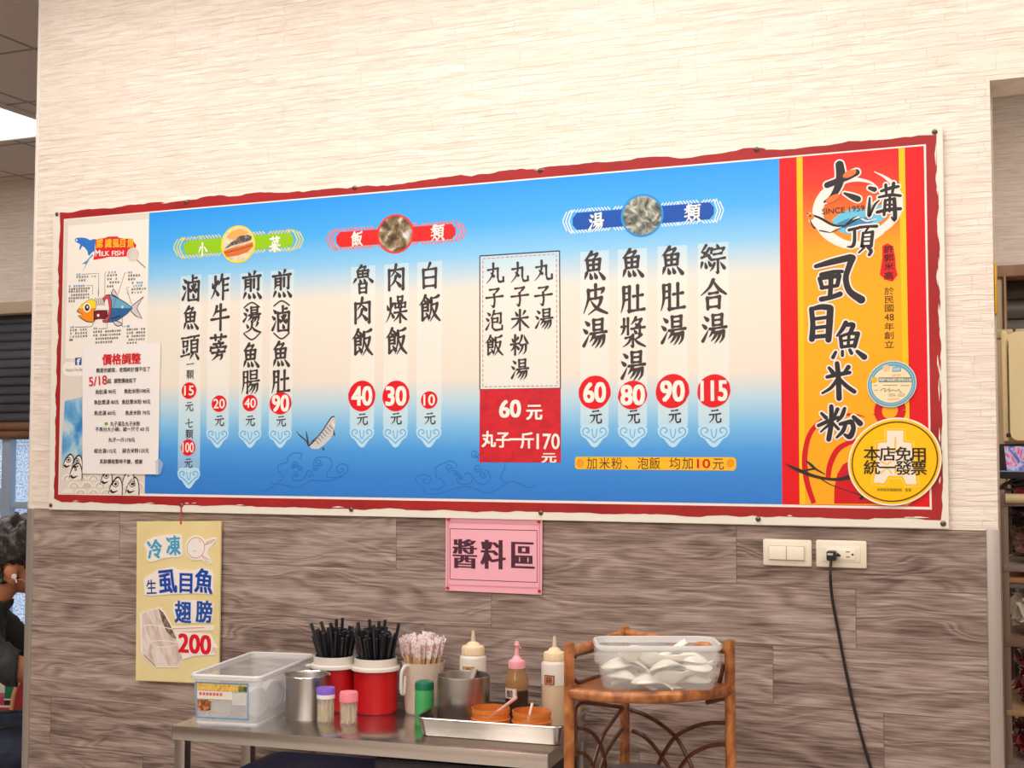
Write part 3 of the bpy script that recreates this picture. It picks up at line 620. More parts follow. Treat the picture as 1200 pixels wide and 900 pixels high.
BR = {
 '大': ((964, 190, 1008, 238), [[(12, 56, 14), (35, 48, 14), (65, 36, 16), (90, 25, 15)], [(45, 6, 18), (48, 30, 20), (42, 58, 17), (25, 85, 12), (5, 97, 5)], [(58, 76, 5), (78, 84, 12), (94, 90, 14)]]),
 '溝': ((1016, 214, 1056, 259), [[(8, 14, 9), (22, 18, 12)], [(8, 40, 5), (6, 68, 8), (6, 88, 7), (16, 70, 6), (24, 56, 6), (36, 46, 3)], [(42, 22, 7), (70, 14, 9), (92, 10, 7)], [(55, 6, 8), (57, 32, 6)], [(78, 2, 9), (74, 30, 6)], [(35, 38, 6), (70, 32, 8), (98, 34, 7)], [(54, 46, 8), (50, 84, 7)], [(80, 42, 9), (82, 95, 10), (72, 90, 4)], [(54, 46, 6), (80, 42, 7)], [(54, 58, 5), (80, 57, 5)], [(67, 34, 7), (66, 75, 6)], [(30, 77, 8), (65, 70, 9), (98, 68, 8)]]),
 '頂': ((992, 264, 1028, 299), [[(8, 16, 9), (38, 9, 9)], [(26, 14, 9), (26, 50, 10), (20, 70, 10), (3, 72, 4)], [(42, 7, 9), (70, 4, 8), (98, 3, 10)], [(72, 6, 7), (60, 24, 6)], [(54, 26, 8), (50, 70, 9)], [(54, 26, 7), (86, 22, 8)], [(85, 22, 10), (80, 70, 10)], [(54, 40, 5), (80, 38, 5)], [(54, 54, 5), (80, 52, 5)], [(52, 70, 7), (80, 68, 7)], [(58, 74, 7), (40, 92, 5)], [(70, 74, 9), (80, 86, 11), (74, 99, 9)]]),
 '虱': ((956, 300, 1011, 355), [[(0, 22, 8), (36, 12, 12), (74, 3, 13)], [(78, 4, 13), (70, 25, 11), (64, 48, 11), (72, 75, 12), (97, 93, 15)], [(12, 40, 9), (38, 34, 8), (56, 33, 7)], [(8, 48, 8), (14, 68, 8)], [(8, 48, 7), (50, 42, 9)], [(50, 42, 9), (46, 62, 8)], [(12, 68, 7), (46, 63, 7)], [(32, 36, 10), (32, 62, 9), (30, 88, 9)], [(12, 92, 10), (32, 88, 9), (52, 81, 10)]]),
 '目': ((948, 358, 976.5, 399), [[(10, 10, 15), (16, 55, 16), (12, 96, 18)], [(12, 10, 12), (50, 4, 17), (86, 6, 18)], [(88, 8, 20), (84, 55, 20), (80, 98, 18)], [(28, 38, 11), (72, 34, 11)], [(26, 64, 11), (72, 60, 11)], [(18, 90, 13), (78, 86, 13)]]),
 '魚': ((974.6, 377, 1014, 420.5), [[(42, 2, 11), (32, 20, 11), (16, 38, 6)], [(42, 9, 10), (64, 8, 12), (56, 28, 11)], [(26, 40, 9), (30, 68, 10)], [(26, 40, 8), (52, 32, 8), (78, 32, 11)], [(78, 32, 12), (68, 66, 11)], [(30, 52, 6), (72, 47, 6)], [(30, 68, 8), (68, 64, 9)], [(52, 30, 8), (49, 66, 8)], [(12, 82, 8), (4, 96, 10)], [(32, 80, 8), (32, 91, 8)], [(54, 76, 8), (59, 85, 9)], [(76, 80, 9), (97, 95, 15)]]),
 '米': ((963, 425, 1002, 468), [[(22, 14, 8), (34, 28, 12)], [(80, 12, 12), (66, 30, 8)], [(16, 39, 9), (50, 32, 11), (84, 27, 9)], [(46, 2, 12), (50, 40, 13), (52, 97, 14)], [(46, 46, 9), (28, 68, 9), (2, 83, 6)], [(54, 44, 8), (72, 62, 11), (98, 79, 11)]]),
 '粉': ((957.6, 474.6, 1009.5, 516), [[(10, 24, 7), (20, 36, 9)], [(46, 12, 9), (40, 30, 7)], [(3, 58, 8), (28, 44, 9), (48, 35, 7)], [(32, 4, 10), (32, 50, 11), (26, 97, 11)], [(28, 54, 7), (8, 76, 4)], [(36, 52, 7), (48, 68, 7)], [(62, 10, 8), (56, 30, 9), (46, 46, 5)], [(82, 34, 9), (97, 52, 13)], [(52, 54, 8), (76, 47, 11)], [(78, 48, 11), (82, 66, 11), (74, 90, 12), (62, 84, 6)], [(64, 54, 9), (58, 74, 9), (44, 92, 5)]]),
}
a = Art()
for k, (bx, st) in BR.items(): brush(a, bx, st, 6, 0, grow=3.6)
for k, (bx, st) in BR.items(): brush(a, bx, st, 7, 1)
a.ell(*Z3([(478, 268)])[0], 8, 4, 7.5, 2, tilt=-.35); a.ell(*Z3([(378, 414)])[0], 8, 4, 7.5, 2, tilt=-.45)
put(a, 'SINCE 1959', 988, 245.8, 7, 7.2, 1, fit=(50, 6.6), rot=1.0, st=REG)
a.build('brush_lettering', [ink(WHT), ink(BLK), ink((232, 120, 60))], logo)
a = Art()
a.poly([(1034, 288), (1040, 285), (1046, 288), (1049, 300), (1050, 315), (1052, 322), (1046, 330), (1038, 328), (1031, 322), (1032, 315), (1034, 302)], 4, 0)
for ch, y in zip('許郭米高', (292, 302, 312, 323)): put(a, ch, 1041.5, y, 8.6, 5, 1, st=BOLD, xs=1.25)
for ch, y in zip('於民國', (341, 350.8, 360.8)): put(a, ch, 1042, y, 8.6, 5, 1, xs=1.25)
put(a, '48', 1042, 371.6, 8, 5, 1, fit=(11, 8))
for ch, y in zip('年創立', (382.6, 393, 403.5)): put(a, ch, 1042, y, 8.6, 5, 1, xs=1.25)
a.build('seal_and_founding_text', [ink((226, 30, 36)), ink((70, 30, 24))], logo)

# --- section banners
def banner(tip0, tip1, in0, in1, h_in, h_out, circ, colb, colh, colr, chars, photo, colring):
    (x0, y0), (x1, y1) = tip0, tip1
    sl = (y1 - y0) / (x1 - x0); yy = lambda x: y0 + (x - x0) * sl
    a = Art()
    r = h_in / 2
    pts = [(in0 + r * .5, yy(in0) - r), (in1 - r * .5, yy(in1) - r), (in1, yy(in1) - r * .4), (in1, yy(in1) + r * .4), (in1 - r * .5, yy(in1) + r), (in0 + r * .5, yy(in0) + r), (in0, yy(in0) + r * .4), (in0, yy(in0) - r * .4)]
    a.poly(pts, 3, 0)
    b = a.build('section_banner', [ink(colb)], board)
    a = Art(); x = in0 - 4; H = h_out / 2; k = 0; g = (H - r)
    while x < in1 + 2:
        for sgn in (-1, 1):
            ya = yy(x) + sgn * (r + .5); yb = yy(x) + sgn * H
            d = 3.2 if (k // 7) % 2 == 0 else -3.2
            a.line([(x, ya), (x + d, yb)], 1.4, 3, 0)
        x += 3.7; k += 1
    for xe, sg in ((in0, -1), (in1, 1)):
        for j in range(3):
            o = 3.0 + j * 3.4
            if abs(xe + sg * o - (x0 if sg < 0 else x1)) < 14:
                a.line([(xe + sg * (o - 3), yy(xe) - H * .95 + j), (xe + sg * (o + 1.2), yy(xe) - 1 - j * .4), (xe + sg * (o + 1.2), yy(xe) + 1), (xe + sg * (o - 3), yy(xe) + H * .95 - j)], 1.5, 3, 0)
    a.build('fret_pattern', ink(colh), b)
    cx, cy, rx, ry = circ
    a = Art(); a.ell(cx, cy, rx, ry, 4, 0); a.ell(cx, cy, rx * .9, ry * .9, 4.4, 1)
    a.build('food_medallion', [ink(colring), photo], b)
    a = Art()
    for ch, px, py, h in chars: kai(a, ch, px, py, h * 1.02, 4, 0, xs=.88, wt=13)
    a.build('lettering', ink((250, 246, 238)), b)
    return b
fish_plate = food_print('plate_photo', [(.3, (206, 182, 150)), (.5, (232, 212, 182)), (.7, (246, 232, 208))], 22, 3, 1.5)
rice_photo = food_print('rice_topping_photo', [(.3, (52, 38, 28)), (.45, (104, 84, 60)), (.55, (150, 128, 92)), (.64, (196, 190, 184)), (.75, (226, 226, 228))], 38, 3, .5)
soup_photo = food_print('soup_photo', [(.3, (64, 66, 60)), (.45, (110, 114, 106)), (.55, (150, 154, 142)), (.68, (204, 206, 190))], 30, 4, 2.0)
first_banner = banner((207, 291), (352, 280.5), 215, 344, 16.5, 25, (279, 286.3, 20, 22), (150, 204, 30), (240, 226, 60), None, [('小', 237.2, 292, 15), ('菜', 322, 286.2, 17.5)], fish_plate, (250, 224, 60))
a = Art(); Zm = zc(190, 250, 5.295)
a.poly(Zm([(398, 150), (430, 112), (480, 96), (540, 118), (505, 135), (440, 165)]), 4.8, 0)
a.poly(Zm([(378, 236), (430, 216), (500, 200), (562, 178), (566, 205), (530, 240), (470, 262), (400, 272)]), 4.8, 1)
a.poly(Zm([(384, 222), (430, 180), (480, 142), (530, 132), (556, 142), (552, 165), (500, 182), (440, 198)]), 5.1, 2)
a.line(Zm([(390, 245), (470, 225), (560, 198)]), 1.1, 5.2, 3)
a.build('fried_fish_picture', [ink((236, 176, 96)), ink((218, 116, 56)), food_print('fish_skin_dark', [(.35, (54, 50, 48)), (.5, (96, 88, 80)), (.65, (170, 160, 146))], 90), ink((168, 74, 30))], first_banner)
banner((384.8, 281.5), (544, 270.5), 394, 534, 18, 25, (463.5, 274, 21.7, 23), (232, 40, 40), (244, 122, 84), None, [('飯', 418, 280.2, 17), ('類', 512.7, 273, 19)], rice_photo, (238, 60, 48))
banner((659, 260.5), (848, 246), 671, 836.5, 20, 28, (752.6, 252.5, 25, 25.2), (26, 84, 176), (226, 240, 248), None, [('湯', 698.5, 260, 20), ('類', 811.4, 250.2, 21)], soup_photo, (46, 146, 220))

# --- dish columns
PALE = (206, 236, 244); _mixw = lambda c, f: tuple(a + (b - a) * f for a, b in zip(c, (244, 246, 240)))
GST = [(0, (52, 126, 212)), (.08, (60, 136, 218)), (.16, (100, 172, 232)), (.235, (150, 206, 238)), (.31, (186, 218, 234)), (.385, (236, 226, 212)), (.655, (238, 229, 216)), (.69, (214, 224, 226)), (.77, (142, 204, 244)), (.87, (78, 176, 248)), (1, (44, 154, 246))]
STRIP = gradient_print('pale_column_gradient', [(p, _mixw(c, .42)) for p, c in GST], z0p - org.z, z1p - org.z); CLOUD = ink((190, 226, 246)); CLINE = ink((112, 184, 232))
DOT = ink((230, 28, 40)); NUMW = ink((250, 242, 232)); TXT = ink((72, 62, 62))
def column(dish, strip, cloud, texts, discs):
    (xt0, xt1, yt), (xb0, xb1) = strip; yc0, yc1 = cloud
    a = Art()
    a.poly([(xt0, yt + 1.2), (xt1, yt - 1.2), (xb1, yc0 + 2), (xb0, yc0 + 2)], 2.2, 0)
    hw = (xb1 - xb0) / 2; cx = (xb0 + xb1) / 2; H = yc1 - yc0
    half = [(0, 1), (.2, .95), (.45, .76), (.62, .62), (.85, .54), (1.0, .38), (1.02, .2), (.88, .04), (.62, 0)]
    pts = [(cx + u * hw, yc0 + v * H) for u, v in half] + [(cx - u * hw, yc0 + v * H) for u, v in reversed(half[1:])]
    a.poly(pts, 2.5, 1)
    for sg in (-1, 1):
        ex = cx + sg * hw * .55; ey = yc0 + H * .3
        a.spiral(ex, ey, hw * .36, 1.05, 3, 2, 1.6, a0=(math.pi / 2 if sg > 0 else math.pi / 2), sgn=-sg)
        a.line([(ex, ey + hw * .36 * 1.1), (cx + sg * hw * .3, yc0 + H * .62), (cx, yc0 + H * .8)], 1.6, 3, 2)
        a.line([(cx + sg * hw * .18, yc0 + H * .2), (cx + sg * hw * .12, yc0 + H * .5), (cx, yc0 + H * .6)], 1.4, 3, 2)
    c = a.build('dish_column', [STRIP, CLOUD, CLINE], board)
    a = Art()
    for ch, px, py, h in texts:
        if ch in '()': a.line(smoothpts([(px - 9.5, py + (4 if ch == '(' else -4)), (px, py + (-2.5 if ch == '(' else 3)), (px + 9.5, py + (3 if ch == '(' else -4.5))], 6), 1.8, 4, 0)
        else: kai(a, ch, px, py, h * (1.03 if h > 16 else 1.0), 4, 0, xs=.86 if h > 16 else .98)
    a.build('dish_lettering', TXT, c)
    for num, px, py, rx, ry, w, h in discs:
        a = Art(); a.ell(px, py, rx, ry, 4.3, 0, wob=.04 if rx > 12 else 0)
        put(a, num, px, py, h, 5, 1, fit=(w, h), st=XB if rx > 12 else BOLD)
        a.build('price_disc', [DOT, NUMW], c)
column('a', ((211.7, 236, 322.7), (208.2, 234.2)), (548, 572.6), [('滷', 224, 338.8, 30), ('魚', 223, 373, 28), ('頭', 222.5, 407.5, 30), ('一', 223, 426.5, 11), ('顆', 222.7, 439, 11), ('元', 221.7, 475.9, 12), ('七', 221.7, 496, 11), ('顆', 221.7, 509, 11), ('元', 220.6, 542.3, 12)], [('15', 221.5, 457.7, 8.6, 9.6, 11, 11), ('100', 220.4, 524.4, 8.4, 9.6, 13, 11.5)])
column('b', ((244, 270.5, 321), (242, 267.7)), (501, 525), [('炸', 258, 336.5, 29), ('牛', 257.6, 371.8, 30), ('蒡', 255.7, 407, 30), ('元', 257, 492.5, 13.5)], [('20', 256.7, 473, 8.7, 9.7, 13, 11)])
column('c', ((282, 308.5, 319.5), (279.7, 306)), (501, 525), [('煎', 294.8, 334.6, 31), ('(', 295, 357, 18), ('燙', 295.4, 375, 30), (')', 295, 395, 18), ('魚', 293.6, 417, 29), ('腸', 293.4, 448, 28), ('元', 293, 492.5, 13.5)], [('40', 293, 472.3, 8.7, 9.7, 13, 11)])
column('d', ((317.5, 344.5, 316.5), (315, 341.6)), (501, 525), [('煎', 330, 333, 31), ('(', 330, 355, 18), ('滷', 329.4, 374.6, 30), (')', 330, 394, 18), ('魚', 328.8, 415.5, 30), ('肚', 328.7, 447, 28), ('元', 329.3, 493, 13.5)], [('90', 328.7, 472.6, 13, 13, 19, 19)])
column('e', ((411.3, 440, 312), (410, 438.2)), (499, 524.6), [('魯', 425, 327.5, 32), ('肉', 424.5, 364, 30), ('飯', 424.5, 401.4, 31), ('元', 424.5, 490.6, 15)], [('40', 424, 464, 15.8, 18, 23, 22)])
column('f', ((450.3, 479, 309), (449, 477.7)), (499, 524.6), [('肉', 464, 325, 30), ('燥', 464.6, 362.6, 31), ('飯', 464.4, 400, 31), ('元', 464, 490, 15)], [('30', 464, 464, 15.8, 18, 23, 22)])
column('g', ((489, 518.3, 306.5), (488, 517)), (499, 524.6), [('白', 503.4, 323, 29), ('飯', 503.4, 361.5, 31), ('元', 503.6, 489.8, 15)], [('10', 503, 468.7, 9.7, 10.2, 13, 13)])
column('h', ((680, 713.5, 294.2), (680.2, 713.2)), (497, 524.4), [('魚', 695.5, 312, 34), ('皮', 697.4, 351, 34), ('湯', 696.7, 391, 34), ('元', 698, 487.8, 17)], [('60', 696.8, 459.8, 18.8, 19.6, 25, 23)])
column('i', ((724, 758, 291.5), (724.2, 758.2)), (497, 524.4), [('魚', 740.5, 309, 34), ('肚', 741, 350, 33), ('漿', 741.7, 389.6, 34), ('湯', 741.6, 429, 34), ('元', 742.4, 487.5, 17)], [('80', 741.4, 462.9, 17, 16.8, 27, 23)])
column('j', ((770.5, 805.3, 288), (771, 806.2)), (497, 524.4), [('魚', 787, 306, 34), ('肚', 788, 347.6, 33), ('湯', 788.8, 387.3, 34), ('元', 790.5, 487, 17)], [('90', 788, 458.3, 19.6, 20, 27, 24)])
column('k', ((817.8, 853.5, 284.5), (818.3, 854.8)), (497, 524.4), [('綜', 834.7, 303.8, 34), ('合', 836, 345.3, 34), ('湯', 836.6, 385.4, 34), ('元', 837.8, 487, 17)], [('115', 836.5, 458, 19.3, 19.4, 30, 23)])
# --- fish ball box and its red price sheet
a = Art()
C = [(562.3, 300), (655.7, 294), (656.7, 455), (562.3, 456.7)]
a.poly(C, 2.2, 2)
for i in range(4): a.line([C[i], C[(i + 1) % 4]], 1.3, 3, 0)
Ci = [(565.8, 303.2), (652, 297.6), (653, 452), (565.8, 453.2)]
for i in range(4):
    p, q_ = C and Ci[i], Ci[(i + 1) % 4]; n = 26 if i % 2 else 16
    for k in range(n):
        t0, t1 = k / n, (k + .62) / n
        a.line([(p[0] + (q_[0] - p[0]) * t, p[1] + (q_[1] - p[1]) * t) for t in (t0, t1)], 1, 3, 1)
bx = a.build('dish_box', [ink((50, 44, 46)), ink((214, 132, 96)), STRIP], board)
a = Art()
for cs, xs_, ys in (('丸子泡飯', (580, 579.3, 579, 579), (320, 348.3, 376, 405)), ('丸子米粉湯', (608.7, 609, 609.3, 608.7, 609), (319, 346.7, 375, 404, 433)), ('丸子湯', (636.7, 636.7, 637.3), (316.7, 346, 374))):
    for ch, x, y in zip(cs, xs_, ys): kai(a, ch, x, y, 24.5, 4, 0, xs=.92)
a.build('dish_lettering', TXT, bx)
a = Art(); a.poly([(562.3, 456.7), (657, 455), (657.3, 541.9), (561.7, 541.7)], 4)
ps = a.build('price_sheet', [mat('hand_painted_red', (214, 28, 44), .45, var=((188, 22, 38), (40, 40, 40), 3, .4, .7))], board)
a = Art()
put(a, '60', 597.7, 479, 21, 5, 0, fit=(24, 20), st=XB); put(a, '元', 626, 482.5, 18, 5, 0, st=XB, xs=1.05)
for ch, x, y in (('丸', 572.7, 514.5), ('子', 589.3, 515), ('一', 605, 515), ('斤', 617.8, 516)): put(a, ch, x, y, 18, 5, 0, st=XB, xs=.9)
put(a, '170', 642.3, 517.3, 18, 5, 0, fit=(26.5, 18), st=BOLD); put(a, '元', 643.3, 536.2, 11.5, 5, 0, st=XB, xs=1.5)
a.build('price_lettering', NUMW, ps)
# --- yellow add-on bar
a = Art()
a.poly([(676, 535.2), (860, 535.8), (862.8, 539), (862.8, 548), (860, 551.6), (676, 549.8), (673.8, 547), (673.8, 538)], 3, 0)
nb = a.build('note_bar', [ink((250, 188, 46))], board)
a = Art()
for ch, x in zip('加米粉、泡飯均加', (693.7, 708.5, 722.8, 738.5, 753.5, 767.3, 791, 806)): put(a, ch, x, 542.8, 13.5, 4, 0, xs=.95)
put(a, '元', 841.7, 543.2, 13.5, 4, 0, xs=.95); put(a, '10', 824.5, 543.2, 10.5, 4, 1, fit=(15, 10.5), st=BOLD, shear=0)
for cx, sg in ((680, 1), (856, -1)):
    for r_ in (3.6, 1.6): a.ring(cx, 542.6, r_, r_ * 1.1, 1.1, 4, 2)
a.build('lettering', [ink((96, 62, 24)), ink((206, 40, 28)), ink((240, 130, 30))], nb)
# --- leaping fish and wave line drawings
Zf = zc(340, 480, 8.18)
a = Art()
a.poly(Zf([(180, 352), (215, 300), (260, 265), (320, 190), (370, 110), (400, 68), (425, 65), (434, 100), (430, 165), (415, 230), (380, 285), (330, 335), (270, 378), (210, 375)]), 3, 0)
a.line(pxw(Zf, [(180, 352, 10), (225, 300, 22), (262, 262, 12), (320, 190, 12), (372, 108, 12), (402, 70, 14), (428, 68, 10)], 8.18), 0, 3.4, 1, k=3)
for tail in ([(180, 352, 14), (150, 296, 14), (95, 250, 12), (58, 205, 3)], [(180, 352, 12), (166, 280, 18), (152, 205, 6)]): a.line(pxw(Zf, tail, 8.18), 0, 3.4, 1, k=3)
a.poly(Zf([(420, 185), (434, 258), (412, 238)]), 3.4, 1); a.poly(Zf([(305, 352), (332, 380), (316, 396)]), 3.4, 1)
a.poly(Zf([(400, 110), (428, 150), (424, 170), (408, 150)]), 3.4, 3)
for k in range(7):
    t = k / 6; x = 250 + 135 * t; y = 300 - 140 * t
    a.line(pxw(Zf, [(x - 12, y - 14, 12), (x + 26, y + 28, 9)], 8.18), 0, 3.4, 2)
a.build('leaping_fish_print', [ink((206, 206, 206)), ink((72, 66, 66)), ink((134, 132, 134)), ink((238, 234, 228))], board)
a = Art(); wv = 1.1
Zw = zc(470, 510, 5.4545)
for pts in ([(150, 340), (110, 310), (95, 275), (125, 255), (175, 258), (190, 285), (170, 312), (145, 300), (140, 285), (160, 278)],
            [(150, 340), (152, 365), (200, 378), (270, 365), (340, 340), (420, 328), (480, 345), (540, 370), (600, 355), (660, 315), (720, 295), (770, 315), (820, 335), (868, 318)],
            [(185, 340), (240, 345), (275, 315), (255, 280), (225, 265), (222, 205), (262, 185), (310, 165), (350, 180), (358, 212)],
            [(355, 275), (365, 305), (410, 315), (450, 300), (455, 260), (425, 240), (405, 255)], [(455, 260), (485, 300), (530, 312), (568, 285), (560, 235), (535, 220)],
            [(667, 178), (660, 215), (640, 250), (645, 290), (680, 305)], [(495, 165), (490, 135), (470, 140)]):
    a.line(smoothpts(Zw(pts), 5), wv, 2.6)
for cx, cy, r_ in ((310, 205, 26), (350, 238, 18), (378, 268, 16), (470, 118, 26), (490, 210, 26), (522, 252, 22)):
    x, y = Zw([(cx, cy)])[0]; a.spiral(x, y, r_ / 5.4545 * 1.1, 1.5, 2.6, 0, wv)
Zv = zc(190, 410, 4.737)
for pts in ([(545, 782), (600, 770), (640, 740), (670, 715), (665, 690), (645, 670), (645, 640), (690, 625), (700, 595), (740, 572), (775, 580), (765, 605)],
            [(600, 742), (680, 750), (740, 765), (790, 745), (830, 725), (900, 728), (960, 720), (1000, 700), (1030, 670), (1025, 640), (990, 635), (968, 660), (985, 685), (1005, 668), (990, 655)],
            [(840, 640), (850, 605), (890, 595), (935, 605), (940, 650), (915, 680), (920, 705), (960, 708), (1000, 700)], [(720, 700), (730, 722), (780, 720), (800, 690)]):
    a.line(smoothpts(Zv(pts), 5), wv, 2.6)
for cx, cy, r_ in ((870, 625, 20), (850, 655, 16), (820, 685, 22), (740, 632, 16), (728, 645, 14), (765, 655, 15), (742, 688, 16)):
    x, y = Zv([(cx, cy)])[0]; a.spiral(x, y, r_ / 4.737 * 1.1, 1.5, 2.6, 0, wv)
a.build('wave_drawing', ink((44, 116, 200)), board)

# --- fish information chart at the left end
a = Art(); a.poly([(75.6, 257.6), (175.3, 249.2), (169.5, 578.3), (68.9, 578.8)], 2, 0)
ch_ = a.build('fish_chart', [ink((226, 216, 206))], board)
a = Art(); a.poly([(80, 264.5), (174.3, 256.6), (172.5, 420), (76.5, 420)], 2.6, 0); a.build('chart_sheet', [ink((243, 236, 226))], ch_)
a = Art()
seab = food_print('watercolour_sea', [(.3, (224, 214, 204)), (.45, (186, 210, 220)), (.55, (110, 176, 220)), (.68, (60, 130, 196))], 12, 3, .5)
a.poly([(76, 470), (110, 462), (170, 462), (170, 545), (72, 545), (73, 510)], 2.6, 0); a.build('painted_sea', seab, ch_)
a = Art()
for row in range(5):
    for k in range(-1, 8):
        cx = 72 + k * 15 + (row % 2) * 7.5; cy = 548 + row * 8.5
        if cx < 75 or cx > 166: continue
        for j, r_ in enumerate((7.2, 5.2, 3.2)):
            n = 12; P = [(cx + r_ * math.cos(math.pi * i / n), min(578, cy - r_ * math.sin(math.pi * i / n) + 6)) for i in range(n + 1)]
            a.poly([(p_[0], p_[1]) for p_ in P], 3 + row * .5 + j * .1, j % 2)
a.build('wave_pattern', [ink((240, 232, 220)), ink((208, 198, 186))], ch_)
a = Art()
Zh = zc(65, 480, 8.18)
for hx, hy, s_ in ((0, 0, .95), (85, 10, .9), (60, 85, 1.1), (180, 60, 1), (360, 150, 1), (440, 220, 1.15), (570, 150, 1), (600, 220, 1.15)):
    o_ = lambda pts: Zh([(70 + hx + x * s_, 430 + hy + y * s_) for x, y in pts])
    if hx == 180: continue
    a.poly(o_([(0, 130), (20, 60), (60, 8), (85, 0), (105, 30), (112, 90), (105, 140), (60, 150)]), 5.2, 1)
    a.line([(p_[0], p_[1], w) for p_, w in zip(o_([(0, 135), (20, 60), (60, 8), (85, 0), (105, 30), (114, 90), (112, 150)]), (.8, 1.4, 2, 1.8, 1.4, 1.3, 1))], 0, 5.6, 0, k=3)
    a.line([(p_[0], p_[1], w) for p_, w in zip(o_([(15, 105), (35, 125), (75, 110)]), (3, 2.6, .8))], 0, 5.6, 0, k=3)
    c = o_([(58, 55)])[0]; a.ring(c[0], c[1], 2.9 * s_, 2.9 * s_, .9, 5.7, 0); a.ell(c[0], c[1], 1.5 * s_, 1.5 * s_, 5.7, 0)
a.build('fish_head_drawing', [ink((44, 38, 42)), ink((238, 230, 222))], ch_)
# title banner
Zt = zc(75, 265, 11.25)
a = Art()
a.poly(Zt([(410, 195), (420, 175), (540, 155), (580, 138), (700, 134), (730, 155), (800, 165), (900, 165), (925, 215), (955, 250), (945, 285), (880, 300), (850, 395), (760, 405), (600, 405), (520, 425), (385, 447), (400, 380), (415, 300)]), 3, 0)
tb = a.build('title_banner', [ink((226, 44, 50))], ch_)
a = Art()
for ch, x in zip('認識虱目魚', (468, 585, 685, 775, 878)): put(a, ch, *Zt([(x, 228 - (x - 468) * .02)])[0], 10, 4, 0, st=XB, xs=.9)
put(a, 'M', *Zt([(446, 355)])[0], 7, 4, 1, fit=(5, 7), st=BOLD); put(a, 'ILK', *Zt([(540, 360)])[0], 7, 4, 1, fit=(9.5, 5.5), st=BOLD); put(a, 'FISH', *Zt([(708, 355)])[0], 7, 4, 1, fit=(13.5, 5.5), st=BOLD)
a.build('title_lettering', [ink((248, 190, 50)), ink((250, 246, 240))], tb)
a = Art()
a.poly(Zt([(140, 178), (165, 155), (230, 150), (300, 160), (340, 185), (365, 180), (385, 170), (418, 172), (410, 230), (405, 330), (370, 345), (330, 395), (318, 375), (310, 330), (270, 280), (240, 262), (212, 318), (202, 300), (215, 240), (175, 220), (150, 205)]), 3, 0)
a.poly(Zt([(372, 370), (385, 385), (340, 430), (300, 500), (245, 605), (290, 495), (232, 502), (300, 455), (330, 420)]), 3, 1); a.ell(*Zt([(167, 186)])[0], 1.1, 1.1, 3.4, 2)
a.build('blue_fish_print', [ink((52, 122, 206)), ink((66, 140, 200)), ink(WHT)], tb)
a = Art(); cx, cy = Zt([(908, 373)])[0]; a.ell(cx, cy, 6.6, 7.6, 4.2, 2); a.ring(cx, cy, 6.6, 7.6, 1.2, 4.6, 0); a.line(Zt([(965, 450), (1070, 545)]), 1.6, 4.6, 1, caps=True)
a.build('magnifying_glass_print', [ink((214, 206, 196)), ink((170, 158, 148)), ink((240, 226, 216), .6)], tb)
# cutaway fish drawing and captions
Zd = zc(75, 340, 11.43)
a = Art()
OL = 1.0
def blob(pts, mi, L=4, out=True):
    a.poly(Zd(pts), L, mi)
    if out: a.line(Zd(pts + [pts[0]]), OL, L + .3, 8)
blob([(630, 45), (660, -20), (690, 20), (735, 110)], 6)
blob([(905, 215), (1065, 88), (1000, 190), (975, 245), (1045, 385), (960, 345), (900, 285)], 6)
blob([(650, 410), (720, 415), (775, 445), (770, 470), (720, 485), (680, 460)], 6)
blob([(600, 62), (640, 70), (720, 105), (830, 170), (920, 240), (840, 320), (740, 390), (650, 425), (580, 432), (620, 340), (632, 240), (622, 130)], 3)
a.poly(Zd([(628, 240), (918, 240), (840, 320), (740, 390), (650, 425), (590, 430), (622, 340)]), 4.4, 4)
blob([(515, 405), (580, 395), (610, 240), (590, 110), (555, 120), (535, 180), (525, 110), (560, 68), (600, 62), (632, 140), (635, 260), (620, 350), (585, 430), (530, 430)], 5, 4.6)
blob([(400, 290), (440, 275), (580, 272), (582, 350), (560, 385), (470, 380), (400, 400)], 7, 4.2)
blob([(172, 285), (240, 195), (320, 140), (375, 118), (420, 150), (428, 225), (400, 290), (402, 370), (420, 395), (380, 430), (300, 420), (225, 375), (185, 345), (250, 325)], 1, 4.6)
a.poly(Zd([(200, 245), (240, 195), (320, 140), (375, 118), (420, 150), (428, 240)]), 5, 2)
c = Zd([(310, 235)])[0]; a.ell(*c, 4.4, 5.6, 5.3, 9); a.ell(c[0], c[1], 2.8, 4.0, 5.6, 8); a.ell(c[0] + .3, c[1] - .8, .9, 1.5, 5.8, 9)
for k in range(6): a.line(Zd([(425 + k * 24, 100 + (k % 2) * 8), (410 + k * 24, 150), (432 + k * 22, 205)]), .8, 4.3, 8)
a.line(Zd([(435, 238), (560, 238)]), 2.6, 4.4, 9); a.ell(*Zd([(582, 245)])[0], 1.7, 2, 5.2, 9); a.ell(*Zd([(458, 338)])[0], 1.5, 1.7, 5.2, 9); a.ell(*Zd([(783, 225)])[0], 1.5, 1.9, 5, 10)
a.line(Zd([(630, 385), (700, 365), (755, 340)]), 1.6, 5, 8)
a.build('cutaway_fish_drawing', [ink(WHT), ink((248, 144, 36)), ink((250, 218, 50)), ink((110, 172, 204)), ink((46, 104, 160)), ink((232, 70, 84)), ink((214, 206, 210)), ink((124, 36, 46)), ink((60, 46, 48)), ink((246, 240, 232)), ink((170, 222, 240))], ch_)
a = Art()
for pts in ([(235, 635), (457, 622), (457, 905)], [(300, 785), (378, 780), (378, 905)], [(560, 608), (540, 615), (538, 905)], [(820, 612), (800, 620), (712, 900)], [(860, 802), (828, 810), (845, 900)]): a.line(Zt(pts), .6, 3, 0)
